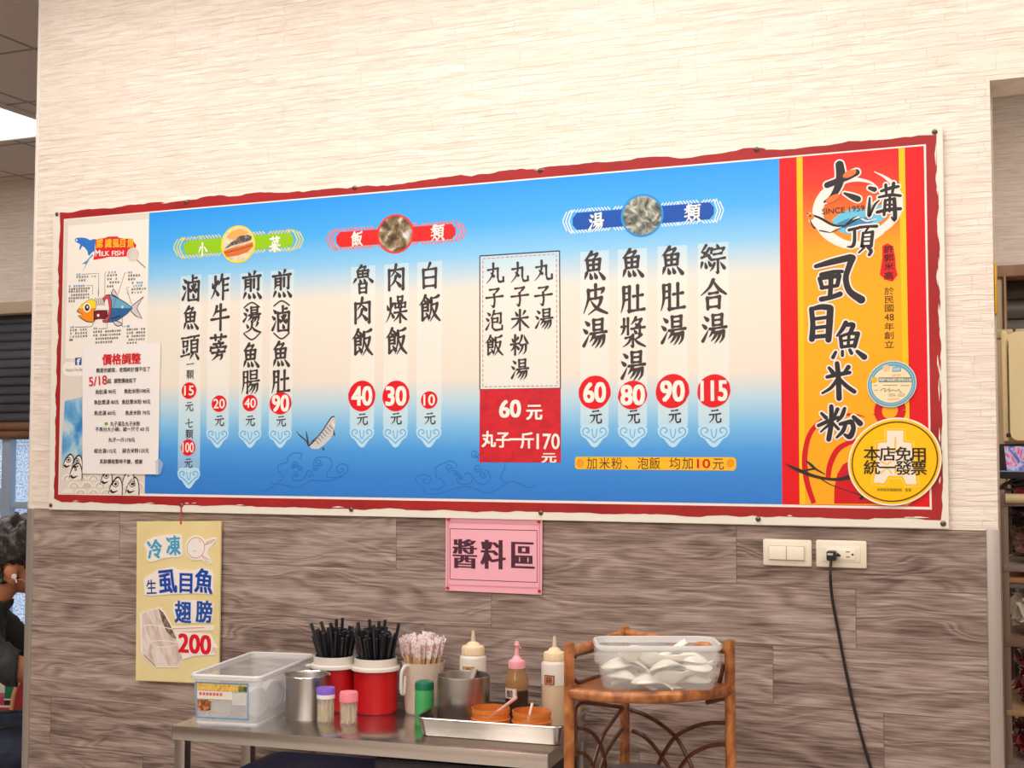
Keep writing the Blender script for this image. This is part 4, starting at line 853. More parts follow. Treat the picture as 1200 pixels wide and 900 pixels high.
for pts in ([(150, 495), (370, 490), (415, 405)], [(465, 518), (578, 512), (578, 430)], [(830, 485), (780, 490), (780, 250)], [(705, 90), (650, 260)], [(845, -5), (905, 190)], [(460, -5), (460, 90)]): a.line(Zd(pts), .6, 5.2, 0)
CJ = '魚肉質細嫩鮮美刺少營養豐富含有蛋白適合煮湯清蒸乾煎滷味皆宜'
def cap(Z, x, y, w, mi=1, sd=0, h=30, s=11.3):
    n = max(2, int(w / (h * 1.02)))
    for k in range(n):
        if (k * 7 + sd * 3) % 11 == 5: continue
        put(a, CJ[(k * 5 + sd * 7) % len(CJ)], *Z([(x + (k + .5) * w / n, y - w * (k / n) * .05)])[0], h / s * 1.0, 3.2, mi, st=BOLD)
for i, (x, y, w, c) in enumerate([(160, 638, 60, 2), (160, 672, 265, 1), (185, 718, 140, 1), (58, 795, 220, 2), (58, 832, 285, 1), (58, 866, 285, 1), (575, 610, 120, 2), (562, 650, 180, 1), (562, 698, 145, 1), (562, 745, 170, 1), (562, 795, 95, 1), (840, 612, 62, 2), (840, 655, 200, 1), (840, 702, 105, 1), (890, 750, 155, 2), (905, 790, 130, 2), (882, 832, 200, 1), (882, 876, 150, 1)]): cap(Zt, x, y, w, c, i)
for i, (x, y, w, c) in enumerate([(58, 70, 285, 1), (58, 110, 285, 1), (58, 150, 92, 1), (82, 498, 55, 2), (75, 538, 235, 1), (75, 582, 240, 1), (75, 625, 240, 1), (72, 668, 45, 1), (395, 515, 50, 2), (388, 560, 375, 1), (388, 608, 370, 1), (388, 655, 370, 1), (415, 702, 235, 1), (845, 485, 30, 2), (835, 530, 255, 1), (835, 575, 255, 1), (835, 620, 255, 1), (860, 665, 225, 1), (835, 712, 145, 1)]): cap(Zd, x, y, w, c, i + 20)
a.build('caption_lettering', [ink((90, 82, 78)), ink((66, 54, 52)), ink((60, 140, 200))], ch_)
a = Art(); Zq = zc(65, 400, 9.23)
a.poly(Zq([(110, 225), (320, 225), (320, 372), (130, 376), (90, 355), (78, 310), (85, 260)]), 3, 0)
a.poly(Zq([(212, 178), (282, 174), (282, 256), (212, 258)]), 3.4, 1); a.poly(Zq([(288, 174), (350, 172), (350, 256), (288, 256)]), 3.4, 4)
put(a, 'f', *Zq([(250, 220)])[0], 7, 3.7, 2, fit=(3.6, 7), st=XB)
put(a, 'https://m.fac', *Zq([(205, 312)])[0], 4, 3.7, 3, fit=(20.5, 5))
a.build('page_address', [ink((244, 238, 228)), ink((44, 92, 160)), ink(WHT), ink((110, 98, 88)), ink((250, 248, 244))], ch_)
# --- screws
for px, py in ((66.8, 251), (218, 237), (415.5, 220), (633, 199.6), (886.5, 175), (1095.3, 154.5), (59.5, 592), (212.5, 603 - 11), (411.5, 597), (633.7, 601), (888.5, 608.3), (1105.3, 613.6)):
    P = at(px, py, YB - .001); m = MB()
    m.lathe([(0, .0035), (.0035, .0032), (.006, .0015), (.0065, 0), (.0, 0)], 16, M=Matrix.Translation(P) @ Matrix.Rotation(R(90), 4, 'X'))
    m.box((P.x - .004, P.y - .0042, P.z - .0006), (P.x + .004, P.y - .003, P.z + .0006), 1)
    m.build('screw', [mat('screw_steel', (120, 106, 94), .35, .9), mat('screw_slot', (50, 44, 40), .6)], board)
# ------------------------------------------------------------------ papers and stickers on the board
NY = -.0172
t = wallthing('price_notice', 'white paper price notice taped over the lower left of the menu board', 'notice', 141, 556, NY)
cor = [at(96.5, 404.7, NY), at(188, 401.7, NY), at(185.2, 556, NY), at(96.5, 555, NY)]
m = MB(); n = 14
for j in range(n + 1):
    for i in range(n + 1):
        p = cor[0].lerp(cor[1], i / n).lerp(cor[3].lerp(cor[2], i / n), j / n)
        m.v.append((p.x, p.y + .0009 * noise.noise((p.x * 14, p.z * 14, 2)) + .0005, p.z))
for j in range(n):
    for i in range(n): m.f.append((j * (n + 1) + i, j * (n + 1) + i + 1, (j + 1) * (n + 1) + i + 1, (j + 1) * (n + 1) + i)); m.m.append(0); m.s.append(True)
paper = mat('white_paper', (242, 236, 234), .6)
m.build('paper', paper, t)
a = Art(NY - .0008)
put(a, '價格調整', 142.2, 420.6, 12, 0, 0, fit=(44.5, 12.6), st=XB)
put(a, '5/18', 114.8, 446.2, 10, 0, 0, fit=(21, 10.5), st=BOLD, rot=4)
for tx, x, y, w in (('親愛的顧客，老闆終於撐不住了', 144, 433.3, 63), ('起', 128, 446.5, 4.6), ('調整價格如下', 146.5, 446, 26), ('魚肚湯 90元', 123.8, 459, 24), ('魚肚米粉100元', 160.5, 458, 30), ('魚肚漿湯 80元', 124.6, 471.2, 29), ('魚肚漿米粉 90元', 159.5, 470.7, 33.5), ('魚皮湯 60元', 122.9, 483.9, 25), ('魚皮米粉 70元', 161.2, 483.6, 29), ('丸子湯及丸子米粉', 146.5, 496.6, 35), ('不再分大小碗，統一尺寸 60 元', 143, 502.9, 63), ('丸子一斤170元', 142.4, 515.4, 31), ('綜合湯115元', 123.3, 528.4, 26), ('綜合米粉125元', 158.8, 528, 31), ('其餘價格暫時不變，感謝', 141.7, 540.9, 50)):
    put(a, tx, x, y, 5, 0, 1, fit=(w, 5.4), st=BOLD)
a.ell(124.4, 496.5, 2, 1.9, 0, 2)
a.build('lettering', [ink((214, 40, 48)), ink((70, 60, 60)), ink((120, 170, 50))], t)
m = MB(); m.flat([at(x, y, NY - .0006) for x, y in ((182, 540), (186, 537), (191.5, 543), (188, 555), (183, 557))]); m.build('tape', mat('clear_tape', (214, 226, 236), .2, alpha=.45), t)

t = wallthing('hygiene_sticker', 'small round blue edged sticker on the right end of the menu board', 'sticker', 1045, 477, -.0168)
a = Art(-.0168); BLU = (98, 168, 192)
a.ell(1045, 450, 29, 27.2, 0, 1); a.ell(1045, 450, 28.2, 26.4, .4, 0); st_ = a.build('sticker', [ink(BLU), ink((232, 236, 232))], t)
a = Art(-.0168)
a.ell(1045, 450.5, 23.4, 21.4, 1, 0); a.ring(1045, 450, 25.6, 23.8, .7, 1, 5)
Zs = zc(1010, 415, 12.86)
a.poly(Zs([(460, 195), (590, 178), (592, 262), (455, 268)]), 1.4, 2); a.poly(Zs([(470, 210), (575, 195), (576, 245), (468, 252)]), 1.7, 5)
a.ell(*Zs([(370, 215)])[0], 4.6, 4.2, 1.4, 3)
a.poly(Zs([(250, 352), (750, 350), (765, 380), (750, 420), (250, 422)]), 1.6, 4); a.ell(*Zs([(187, 388)])[0], 3.8, 3.6, 1.8, 6)
a.poly(Zs([(450, 305), (590, 295), (590, 335), (450, 340)]), 1.3, 3); a.poly(Zs([(385, 665), (570, 660), (560, 690), (400, 700)]), 1.3, 3)
for x0, x1, y in ((175, 235, 475), (320, 540, 470), (580, 720, 475), (190, 245, 545), (400, 500, 605), (400, 520, 630), (540, 650, 605), (540, 640, 632)): a.line(Zs([(x0, y), (x1, y - 3)]), .6, 1.5, 7)
a.line(Zs([(280, 560), (300, 530), (350, 520), (340, 565), (380, 545), (420, 520), (410, 570), (460, 540), (520, 555), (560, 535), (575, 575), (605, 570)]), .7, 1.6, 7, k=3)
for i, c in enumerate('高雄市食品衛生管理自主檢'): put(a, c, *Zs([(275 + i * 41.5, 385)])[0], 3.6, 2, 8, st=BOLD, xs=.9)
a.build('sticker_print', [ink((246, 226, 186)), ink((120, 184, 204)), ink((120, 160, 178)), ink((248, 196, 158)), ink((74, 100, 92)), ink((176, 204, 214)), ink((236, 184, 60)), ink((120, 104, 80)), ink((240, 236, 214))], st_)

t = wallthing('invoice_sticker', 'large round yellow sticker on the lower right corner of the menu board', 'sticker', 1048.6, 593, -.0176)
a = Art(-.0176)
a.ell(1048.6, 541, 55, 51.6, 0, 1, seg=72); a.ell(1048.6, 541, 53, 49.6, .4, 0, seg=72); st_ = a.build('sticker', [ink((252, 196, 8)), ink((246, 236, 216))], t)
a = Art(-.0176)
a.ring(1048.6, 541, 50, 46.4, 1.6, 1, 1)
em = [(738, 290), (840, 290), (840, 362), (890, 368), (896, 470), (915, 560), (922, 622), (858, 622), (836, 570), (745, 572), (722, 616), (655, 612), (672, 520), (684, 368), (738, 362)]
eo = [(726, 278), (852, 278), (852, 350), (904, 356), (912, 470), (930, 560), (938, 636), (850, 636), (826, 585), (754, 588), (730, 630), (640, 626), (658, 520), (668, 354), (726, 350)]
a.line(Z5(eo + [eo[0]]), .9, .9, 4)
a.poly(Z5(em), 1, 2)
for l in ([(790, 330), (790, 400)], [(750, 410), (830, 410)], [(700, 480), (740, 500), (765, 480)], [(700, 555), (735, 520), (770, 555)], [(790, 500), (790, 560)], [(790, 545), (880, 540)]): a.line(Z5(l), 1.6, 1.3, 0)
for c, x in zip('本店免用', (1021.8, 1040.2, 1058.6, 1076.6)): put(a, c, x, 531.4 + (x - 1021.8) * .015, 16.2, 2, 3, xs=1.1, st=BOLD)
for c, x in zip('統一發票', (1021.8, 1040.2, 1058.6, 1076.6)): put(a, c, x, 547.6 + (x - 1021.8) * .015, 16, 2, 3, xs=1.1, st=BOLD)
put(a, '財政部高雄國稅局　監製', 1048, 574, 4, 2, 3, fit=(40, 3.6))
a.build('sticker_print', [ink((252, 196, 8)), ink((110, 56, 20)), ink((246, 232, 214)), ink((52, 40, 32)), ink((254, 222, 110))], st_)

# ------------------------------------------------------------------ hanging yellow sign
SY = -.016
t = wallthing('hanging_sign', 'tall pale yellow sign board hanging from red string at lower left of the wall', 'sign', 210, 800, SY)
m = MB(); m.slab([at(x, y, SY + .006) for x, y in ((162, 611), (260.3, 610.5), (257.6, 801), (160.6, 797))], .006)
m.build('panel', mat('pale_yellow_board', (238, 220, 164), .55, var=((230, 208, 148), (5, 5, 5), 3, .4, .7)), t)
Zb1 = zc(155, 605, 9.47); Zb2 = zc(155, 695, 8.18); SW = ink((244, 236, 228))
def cutout(name, pts, L=0):
    m = MB(); m.slab([at(x, y, SY - .0002) for x, y in pts], .0014); return m.build(name, SW, t)
c1_ = cutout('word_cutout', Zb1([(130, 315), (170, 260), (250, 225), (370, 205), (500, 198), (550, 205), (560, 420), (530, 450), (350, 465), (235, 503), (190, 505), (160, 480), (165, 380)]))
a = Art(SY - .0019); put(a, '冷', *Zb1([(250, 365)])[0], 21.5, 0, 0, st=XB, rot=8, xs=.92); put(a, '凍', *Zb1([(455, 325)])[0], 22, 0, 0, st=XB, rot=4, xs=.85); a.build('lettering', ink((76, 166, 204)), c1_)
c2_ = cutout('word_cutout', Zb1([(130, 700), (160, 665), (270, 600), (440, 560), (520, 600), (690, 595), (760, 572), (880, 600), (908, 650), (900, 850), (880, 865), (700, 855), (420, 865), (200, 885), (140, 870)]))
a = Art(SY - .0019); put(a, '生', *Zb1([(212, 785)])[0], 16.5, 0, 1, st=BOLD, rot=4, xs=.85); put(a, '虱', *Zb1([(390, 718)])[0], 28, 0, 0, st=XB, rot=7, xs=.85); put(a, '目', *Zb1([(597, 735)])[0], 23.5, 0, 0, st=XB, xs=.95); put(a, '魚', *Zb1([(795, 718)])[0], 27, 0, 0, st=XB, rot=-4, xs=.88); a.build('lettering', [ink((28, 74, 176)), ink((44, 62, 140))], c2_)
c3_ = cutout('word_cutout', Zb2([(398, 90), (470, 66), (720, 72), (782, 110), (766, 280), (430, 292), (392, 180)]))
a = Art(SY - .0019); put(a, '翅', *Zb2([(487, 182)])[0], 24.5, 0, 0, st=XB, xs=.88); put(a, '膀', *Zb2([(690, 178)])[0], 24.5, 0, 0, st=XB, xs=.88); a.build('lettering', ink((34, 84, 172)), c3_)
c4_ = cutout('price_cutout', Zb2([(380, 322), (775, 308), (782, 355), (470, 368), (480, 376), (745, 392), (812, 520), (800, 592), (700, 596), (600, 602), (470, 640), (400, 420)]))
a = Art(SY - .0019); put(a, '200', *Zb2([(597, 488)])[0], 21, 0, 0, fit=(37, 21.8), st=XB); put(a, '元', *Zb2([(782, 545)])[0], 6, 0, 1); a.line(Zb2([(390, 342), (690, 331)]), .8, 0, 2); a.build('lettering', [ink((226, 24, 44)), ink((210, 90, 100)), ink((226, 130, 100))], c4_)
cc = [(705 + 112 * math.cos(R(d)), 350 - 140 * math.sin(R(d))) for d in range(50, 300, 14)]
c5_ = cutout('fish_cutout', Zb1([(808, 260)] + cc + [(770, 480), (850, 535), (880, 520), (865, 470), (835, 410), (850, 370), (935, 270), (935, 240), (905, 235)]))
a = Art(SY - .0019)
a.ring(*Zb1([(705, 350)])[0], 10.3, 12, .7, 0, 0); a.ring(*Zb1([(690, 372)])[0], 2.2, 1.6, .5, 0, 1, 20, 160)
a.line(Zb1([(740, 268), (760, 290)]), .8, 0, 1)
for f in ([(808, 320), (830, 290), (920, 255), (880, 290), (812, 315)], [(775, 435), (850, 485), (855, 515), (820, 500), (775, 440)]): a.line(Zb1(f), .6, 0, 0)
a.build('fish_drawing', [ink((206, 110, 104)), ink((190, 170, 164))], c5_)
c6_ = cutout('fillet_cutout', Zb2([(75, 190), (262, 132), (310, 180), (380, 320), (480, 600), (452, 712), (215, 712), (84, 576)]))
a = Art(SY - .0019)
fp = NT('fillet_photo'); x, y, z = fp.xyz()
f = fp.noise(fp.vec(fp.math('ADD', fp.math('MULTIPLY', x, 40), fp.math('MULTIPLY', z, 16)), fp.math('MULTIPLY', z, 14)), 1, 4, .8)
fp.set(fp.b.inputs['Base Color'], fp.ramp(f, [(.3, (190, 158, 150)), (.42, (216, 194, 184)), (.55, (232, 217, 208)), (.7, (240, 231, 224))])); fp.b.inputs['Roughness'].default_value = .35
a.poly(Zb2([(94, 195), (252, 147), (300, 195), (440, 480), (468, 606), (442, 698), (220, 698), (97, 570)]), 0, 0)
a.poly(Zb2([(252, 147), (300, 190), (365, 310), (425, 440), (390, 430), (330, 370), (290, 280)]), .6, 1)
a.line(Zb2([(110, 590), (220, 700)]), .8, .6, 2)
for l in ([(85, 320), (200, 305), (380, 345)], [(180, 460), (300, 455), (450, 475)], [(230, 510), (300, 520), (420, 500)]): a.line(Zb2(l), 1.0, .8, 3, k=3)
a.build('fillet_picture', [fp.m, food_print('fish_skin_photo', [(.35, (84, 70, 62)), (.5, (130, 108, 96)), (.65, (176, 150, 130))], 90), ink((90, 80, 80)), ink((246, 238, 232))], c6_)
m = MB(); hole = at(212, 613.5, SY - .0005); hook = at(212.3, 592, YB - .004)
m.tube([hook + Vector((.001, 0, 0)), hole + Vector((.002, 0, 0))], .0011, 6); m.tube([hook - Vector((.001, 0, 0)), hole - Vector((.002, 0, 0))], .0011, 6); m.lathe([(0, .003), (.003, .001), (.003, -.001), (0, -.003)], 10, M=Matrix.Translation(hole))
m.build('string', mat('red_string', (208, 52, 60), .6), t)

# ------------------------------------------------------------------ pink sauce-area sign
PY = -.0075
t = wallthing('pink_sign', 'pink paper sign with three large dark characters pinned under the menu board', 'sign', 578, 697, PY)
cor = [at(522.5, 605.5, PY), at(635.6, 609.2, PY), at(635, 697, PY), at(522, 692, PY)]
m = MB(); m.slab([c + Vector((0, .0008, 0)) for c in cor], .0008); pk = m.build('sheet', mat('pink_paper', (248, 180, 194), .35, spec=.5), t)
a = Art(PY); Zp = zc(500, 590, 7.5)
for l in ([(205, 222), (970, 237)], [(970, 237), (972, 694)], [(972, 694), (205, 665)], [(205, 665), (205, 222)]): a.line(Zp(l), .7, 1, 0)
for l in ([(190, 165), (995, 186)], [(180, 716), (1000, 746)], [(188, 150), (184, 740)], [(992, 170), (992, 760)]): a.line(Zp(l), 2.0, .8, 1)  # darker pink bands: shading of the lamination put into the colour
for c, x, y in (('醬', 544.7, 649), ('料', 577.8, 649.8), ('區', 612.3, 650.6)): put(a, c, x, y, 33.5, 1.2, 0, st=MING, xs=.86)
a.build('lettering', [ink((84, 46, 62)), ink((228, 150, 168))], pk)
for x, y in ((526, 608.4), (631.7, 611.3), (525, 688.7), (632.4, 692.4)):
    P = at(x, y, PY - .001); m = MB()
    m.lathe([(0, .009), (.0026, .0085), (.0036, .006), (.0026, .0035), (.0018, .002), (.0036, .0006), (.0036, 0), (0, 0)], 14, M=Matrix.Translation(P) @ Matrix.Rotation(R(90), 4, 'X'))
    m.build('push_pin', mat('red_pin', (206, 30, 50), .3), t)

# ------------------------------------------------------------------ switch and outlet
plast = mat('ivory_plastic', (238, 226, 206), .35)
def plate(px0, px1, py0, py1, name, label, cat):
    A = at(px0, py0, -.008); B = at(px1, py1, -.008)
    t = thing(name, label, cat, ((A.x + B.x) / 2, 0, (A.z + B.z) / 2), world=True)
    m = MB(); m.box((A.x, -.010, B.z), (B.x, 0, A.z), bev=.004); m.box((A.x + .014, -.0118, B.z + .014), (B.x - .014, -.009, A.z - .014), bev=.0015)
    m.build('cover_plate', plast, t); return t, A, B
t, A, B = plate(894, 951.5, 631.5, 664.5, 'light_switch', 'ivory double rocker light switch plate on the wood panelled wall', 'light switch')
for k in (0, 1):
    x0 = A.x + .016 + k * (B.x - A.x - .032) / 2; x1 = x0 + (B.x - A.x - .032) / 2 - .0012
    m = MB(); m.box((x0, -.0155, B.z + .0155), (x1, -.011, A.z - .0155), bev=.0012); m.box((x0, -.0135, B.z + .0148), (x1, -.011, A.z - .0148), 1)
    m.build('rocker', [mat('rocker_ivory', (246, 234, 214), .3), mat('rocker_gap', (90, 74, 62), .6)], t)
t, A, B = plate(956, 1016, 632.5, 666.5, 'wall_outlet', 'ivory double power outlet plate to the right of the light switch', 'outlet')
zm = (A.z + B.z) / 2; xc = (A.x + B.x) / 2
m = MB(); m.box((xc - .033, -.0135, zm - .0125), (xc + .033, -.010, zm + .0135), bev=.001); m.build('socket_insert', mat('socket_ivory', (246, 234, 216), .3), t)
m = MB()
for sx in (-.0165, .0165):
    for dz in (-.006, .006): m.box((xc + sx - .005, -.0139, zm + dz - .001), (xc + sx + .004, -.0134, zm + dz + .001))
    m.lathe([(.0026, 0), (0, 0)], 10, M=Matrix.Translation((xc + sx + .0105, -.0139, zm)) @ Matrix.Rotation(R(90), 4, 'X'))
m.build('socket_slots', mat('slot_dark', (60, 46, 40), .6), t)
blackp = mat('black_plastic', (26, 24, 26), .35)
xq = at(974, 651, -.03).x; zq = at(974, 651, -.03).z
t = thing('power_cord', 'black plug and cord hanging from the wall outlet down the wood wall', 'power cord', (xq, -.02, zq), world=True)
m = MB(); m.box((xq - .010, -.041, zq - .012), (xq + .012, -.014, zq + .011), bev=.004); m.box((xq - .007, -.0425, zq + .001), (xq + .006, -.0405, zq + .006), 1, bev=.0008); m.tube([(xq + .01, -.028, zq), (xq + .021, -.028, zq)], .0025, 8)
m.build('plug', [blackp, mat('plug_print', (190, 184, 176), .5)], t)
pts = [(974, 657, -.03), (973.2, 668, -.03), (973.5, 684, -.02), (976, 706, -.012), (982, 738, -.008), (990, 780, -.008), (1000, 826, -.008), (1012, 872, -.008), (1022, 905, -.008)]
P3 = [tuple(at(x, y, Y)) for x, y, Y in pts]; l = P3[-1]
P3 += [(l[0] + .07, -.01, .45), (l[0] + .12, -.012, .1), (l[0] + .16, -.03, .008), (l[0] + .3, -.06, .006)]
m = MB(); P3 = smoothpts(P3, 6); m.tube(P3[:9], .0036, 8, 1); m.tube(P3[8:], .0036, 8, 0); m.build('cord', [mat('black_cord', (22, 20, 24), .4), mat('cord_strain_relief', (64, 58, 56), .4)], t)

# ------------------------------------------------------------------ steel side table
ZT = .75
ST = steel('brushed_steel', (204, 198, 192), .2, 0); ST2 = steel('brushed_steel_upright', (178, 172, 167), .34, 2)
fl = onz(201, 850, ZT); frc = onz(642, 884.5, ZT); yaw = math.atan2(frc.y - fl.y, frc.x - fl.x); TW = (frc - fl).length; TD = .36
table = thing('steel_table', 'stainless steel side table holding sauces and chopsticks against the wood wall', 'table', (fl.x, fl.y, 0), rotz=yaw)
m = MB(); m.box((0, 0, ZT - .003), (TW, TD, ZT), bev=.0012); m.box((0, 0, ZT - .034), (TW, .0025, ZT - .002), bev=.001); m.box((0, TD - .0025, ZT - .034), (TW, TD, ZT - .002)); m.box((0, 0, ZT - .034), (.0025, TD, ZT - .002)); m.box((TW - .0025, 0, ZT - .034), (TW, TD, ZT - .002))
m.build('tabletop', ST, table)
for x in (.005, TW - .035):
    for y in (.005, TD - .035):
        m = MB(); m.box((x, y, .012), (x + .03, y + .03, ZT - .003), bev=.004); lg = m.build('leg', ST2, table)
        m = MB(); m.lathe([(0, 0), (.017, 0), (.018, .006), (.015, .014), (0, .014)], 14, M=Matrix.Translation((x + .015, y + .015, 0))); m.build('foot', blackp, lg)
m = MB(); m.box((.02, .02, .30), (TW - .02, TD - .02, .318), bev=.003); m.build('undershelf', ST, table)
TM = Matrix.Translation((fl.x, fl.y, 0)) @ Matrix.Rotation(yaw, 4, 'Z')

# things under the table
bluep = mat('blue_lid_plastic', (40, 70, 156), .35)
lidz = zat(283, 887, TM @ Vector((.22, .33, 0)))
t = thing('storage_tub', 'storage tub with dark blue lid under the steel table', 'storage tub', TM @ Vector((.30, .19, .318)), rotz=yaw)
hz = lidz - .318
def rrect(w, l, r, z, n=6):
    return [(sx * (w / 2 - r) + r * math.cos(R(a0 + 90 * k / n)), sy * (l / 2 - r) + r * math.sin(R(a0 + 90 * k / n)), z) for sx, sy, a0 in ((1, 1, 0), (-1, 1, 90), (-1, -1, 180), (1, -1, 270)) for k in range(n + 1)]
def loft(m, loops, mi=0, smooth=True, cap0=False, cap1=False, M=None):
    n = len(loops[0]); vs = [v for l in loops for v in l]; fs = []
    for i in range(len(loops) - 1):
        for k in range(n): fs.append((i * n + k, i * n + (k + 1) % n, (i + 1) * n + (k + 1) % n, (i + 1) * n + k))
    if cap0: fs.append(tuple(reversed(range(n))))
    if cap1: fs.append(tuple((len(loops) - 1) * n + k for k in range(n)))
    m.add(vs, fs, mi, smooth, M)
m = MB(); loft(m, [rrect(.34, .26, .03, 0), rrect(.38, .30, .03, hz - .02)], cap0=True); m.build('tub', mat('pale_tub', (150, 156, 170), .35, alpha=.75), t)
m = MB(); loft(m, [rrect(.40, .32, .035, hz - .035), rrect(.41, .33, .035, hz - .012), rrect(.40, .32, .035, hz - .004), rrect(.35, .27, .035, hz), rrect(.33, .25, .03, hz - .006)], cap1=True); m.build('lid', bluep, t)
t = thing('dark_crate', 'dark grey plastic crate beside the blue lidded tub under the table', 'crate', TM @ Vector((.72, .20, .318)), rotz=yaw)
m = MB(); loft(m, [rrect(.36, .26, .02, 0), rrect(.40, .29, .02, .37), rrect(.40, .29, .02, .38), rrect(.385, .275, .02, .38), rrect(.35, .25, .02, .01)], cap0=True, cap1=True); m.build('body', mat('dark_crate_plastic', (52, 48, 58), .5), t)
m = MB(); loft(m, [rrect(.405, .295, .02, .34), rrect(.412, .302, .02, .345), rrect(.412, .302, .02, .375), rrect(.405, .295, .02, .38)]); m.build('rim', mat('dark_crate_rim', (66, 62, 72), .5), t)

# ------------------------------------------------------------------ table-top helpers
def foot(px, py, wpx, z):                     # centre of a round foot whose nearest edge shows at (px,py)
    p = onz(px, py, z); d = Vector((p.x - CAM.x, p.y - CAM.y, 0)).normalized()
    r = wpx * .5 * pxm(p); return p + d * r, wpx * .5 * pxm(p + d * r)
def shell(p, th):                             # open vessel: outer profile (r,z) bottom to rim, then back down inside
    z0 = p[0][1]
    return [(0, z0)] + p + [(max(r - th, .001), max(z, z0 + th)) for r, z in reversed(p)] + [(0, z0 + th)]
# clear bin
clear = mat('clear_plastic', (246, 247, 248), .22, alpha=.26, spec=.6); clear_rim = mat('clear_plastic_rim', (238, 236, 236), .25, alpha=.72)
b0 = Vector((.887, -.250, ZT)); byaw = R(9.5); bw, bl, bh = .186, .365, .122
t = thing('clear_bin', 'long clear plastic bin with food label at the left end of the steel table', 'bin', b0, rotz=byaw)
BM = Matrix.Translation(b0) @ Matrix.Rotation(byaw, 4, 'Z')
m = MB(); loft(m, [rrect(bw - .02, bl - .02, .014, .0), rrect(bw - .006, bl - .008, .018, bh - .012)], cap0=True); loft(m, [rrect(bw - .024, bl - .024, .014, .003), rrect(bw - .010, bl - .012, .018, bh - .012)]); m.build('body', clear, t)
m = MB(); loft(m, [rrect(bw - .008, bl - .01, .018, bh - .016), rrect(bw + .004, bl + .004, .02, bh - .012), rrect(bw + .006, bl + .006, .022, bh - .004), rrect(bw, bl, .02, bh), rrect(bw - .012, bl - .012, .016, bh - .002), rrect(bw - .012, bl - .012, .016, bh - .012)]); m.build('rim', clear_rim, t)
m = MB(); loft(m, [rrect(bw - .018, bl - .018, .014, -.0005), rrect(bw - .017, bl - .017, .015, .006)]); m.build('base_edge', clear_rim, t)
m = MB()
def lab(u0, v0, u1, v1, L, mi):
    fy = lambda v: -(bl - .02) / 2 - .006 * v - .0012 - L * .0003
    m.add([(-bw / 2 + .01 + u0 * (bw - .02), fy(v0), v0 * bh), (-bw / 2 + .01 + u1 * (bw - .02), fy(v0), v0 * bh), (-bw / 2 + .01 + u1 * (bw - .02), fy(v1), v1 * bh), (-bw / 2 + .01 + u0 * (bw - .02), fy(v1), v1 * bh)], [(0, 1, 2, 3)], mi)
lab(.04, .12, .87, .83, 0, 0); lab(.055, .67, .86, .81, 1, 1); lab(.72, .67, .86, .78, 2, 4); lab(.06, .50, .62, .66, 1, 2); lab(.06, .26, .27, .48, 1, 3); lab(.62, .40, .84, .64, 1, 5)
for k in range(7): lab(.09 + k * .055, .57, .13 + k * .055, .63, 2, 6)
lab(.24, .46, .32, .48, 2, 7); lab(.44, .46, .52, .48, 2, 7); lab(.24, .25, .34, .27, 2, 7); lab(.44, .25, .52, .27, 2, 7)
for bx_ in ((.03, .11, .88, .135), (.03, .815, .88, .84), (.03, .11, .045, .84), (.865, .11, .88, .84)): lab(*bx_, 1, 8)
m.build('food_label', [mat('label_film', (190, 186, 184), .3, alpha=.16), food_print('label_fruit', [(.35, (226, 176, 60)), (.5, (238, 206, 110)), (.62, (214, 150, 50)), (.7, (160, 180, 70))], 60), ink((236, 226, 220)), food_print('label_salad', [(.35, (60, 66, 40)), (.48, (120, 70, 40)), (.6, (206, 120, 50)), (.7, (220, 200, 170))], 90), food_print('label_greens', [(.35, (50, 70, 44)), (.6, (120, 140, 60))], 80), ink((222, 220, 216), .8), ink((214, 110, 96)), ink((220, 206, 110)), ink((92, 156, 204))], t)
def jar(label, loc, rot, r, h):
    t = thing('plastic_jar', label, 'jar', loc, group=None); t.rotation_euler = rot
    m = MB(); m.lathe([(0, 0), (r * .92, 0), (r, .004), (r, h - .014), (r * .9, h - .010)], 36); m.build('jar_body', mat('jar_plastic', (226, 228, 232), .2, alpha=.35), t)
    m = MB(); m.lathe([(r * 1.04, h - .016), (r * 1.06, h - .012), (r * 1.02, h - .010), (r * 1.06, h - .008), (r * 1.06, h - .002), (r * .98, h + .001), (r * .8, h + .0015), (r * .78, h - .001), (0, h - .001)], 36)
    m.build('lid', mat('jar_lid', (206, 206, 210), .25, alpha=.8), t); return t
jar('clear round jar lying behind the food label in the clear bin', BM @ Vector((-.025, -.10, .040)), (R(90), 0, byaw + R(4)), .031, .07)
jar('ribbed clear jar lying on its side at the right front of the clear bin', BM @ Vector((.002, -.085, .046)), (R(90), 0, byaw + R(62)), .036, .062)
jar('clear jar lying on its side farther back in the clear bin', BM @ Vector((-.005, .02, .045)), (R(90), 0, byaw + R(70)), .036, .065)

# steel cup
c, r = foot(360, 845.5, 51, ZT); h = zat(360, 790.5, c) - ZT
t = thing('steel_cup', 'plain open steel cup between the clear bin and the toothpick bottles', 'cup', c)
m = MB(); m.lathe(shell([(r * .96, 0), (r, .004), (r, h - .004), (r * 1.04, h)], .0025), 48); m.build('cup', ST2, t)
m = MB(); m.lathe([(r * 1.03, h + .0015), (r * 1.055, h), (r * 1.03, h - .0025), (r * .99, h - .001), (r * 1.03, h + .0015)], 48)
m.build('rolled_rim', steel('bright_steel', (196, 190, 182), .2, 2), t)
m = MB(); w_ = r * 1.05; m.add([(-w_ - .004, -.014, h), (-w_ + .006, -.018, h + .0005), (-w_ + .01, 0, h - .001), (-w_ + .006, .018, h + .0005), (-w_ - .004, .014, h), (-w_ - .012, 0, h + .002)], [(0, 1, 2, 3, 4, 5)]); m.build('pouring_lip', ST2, t)

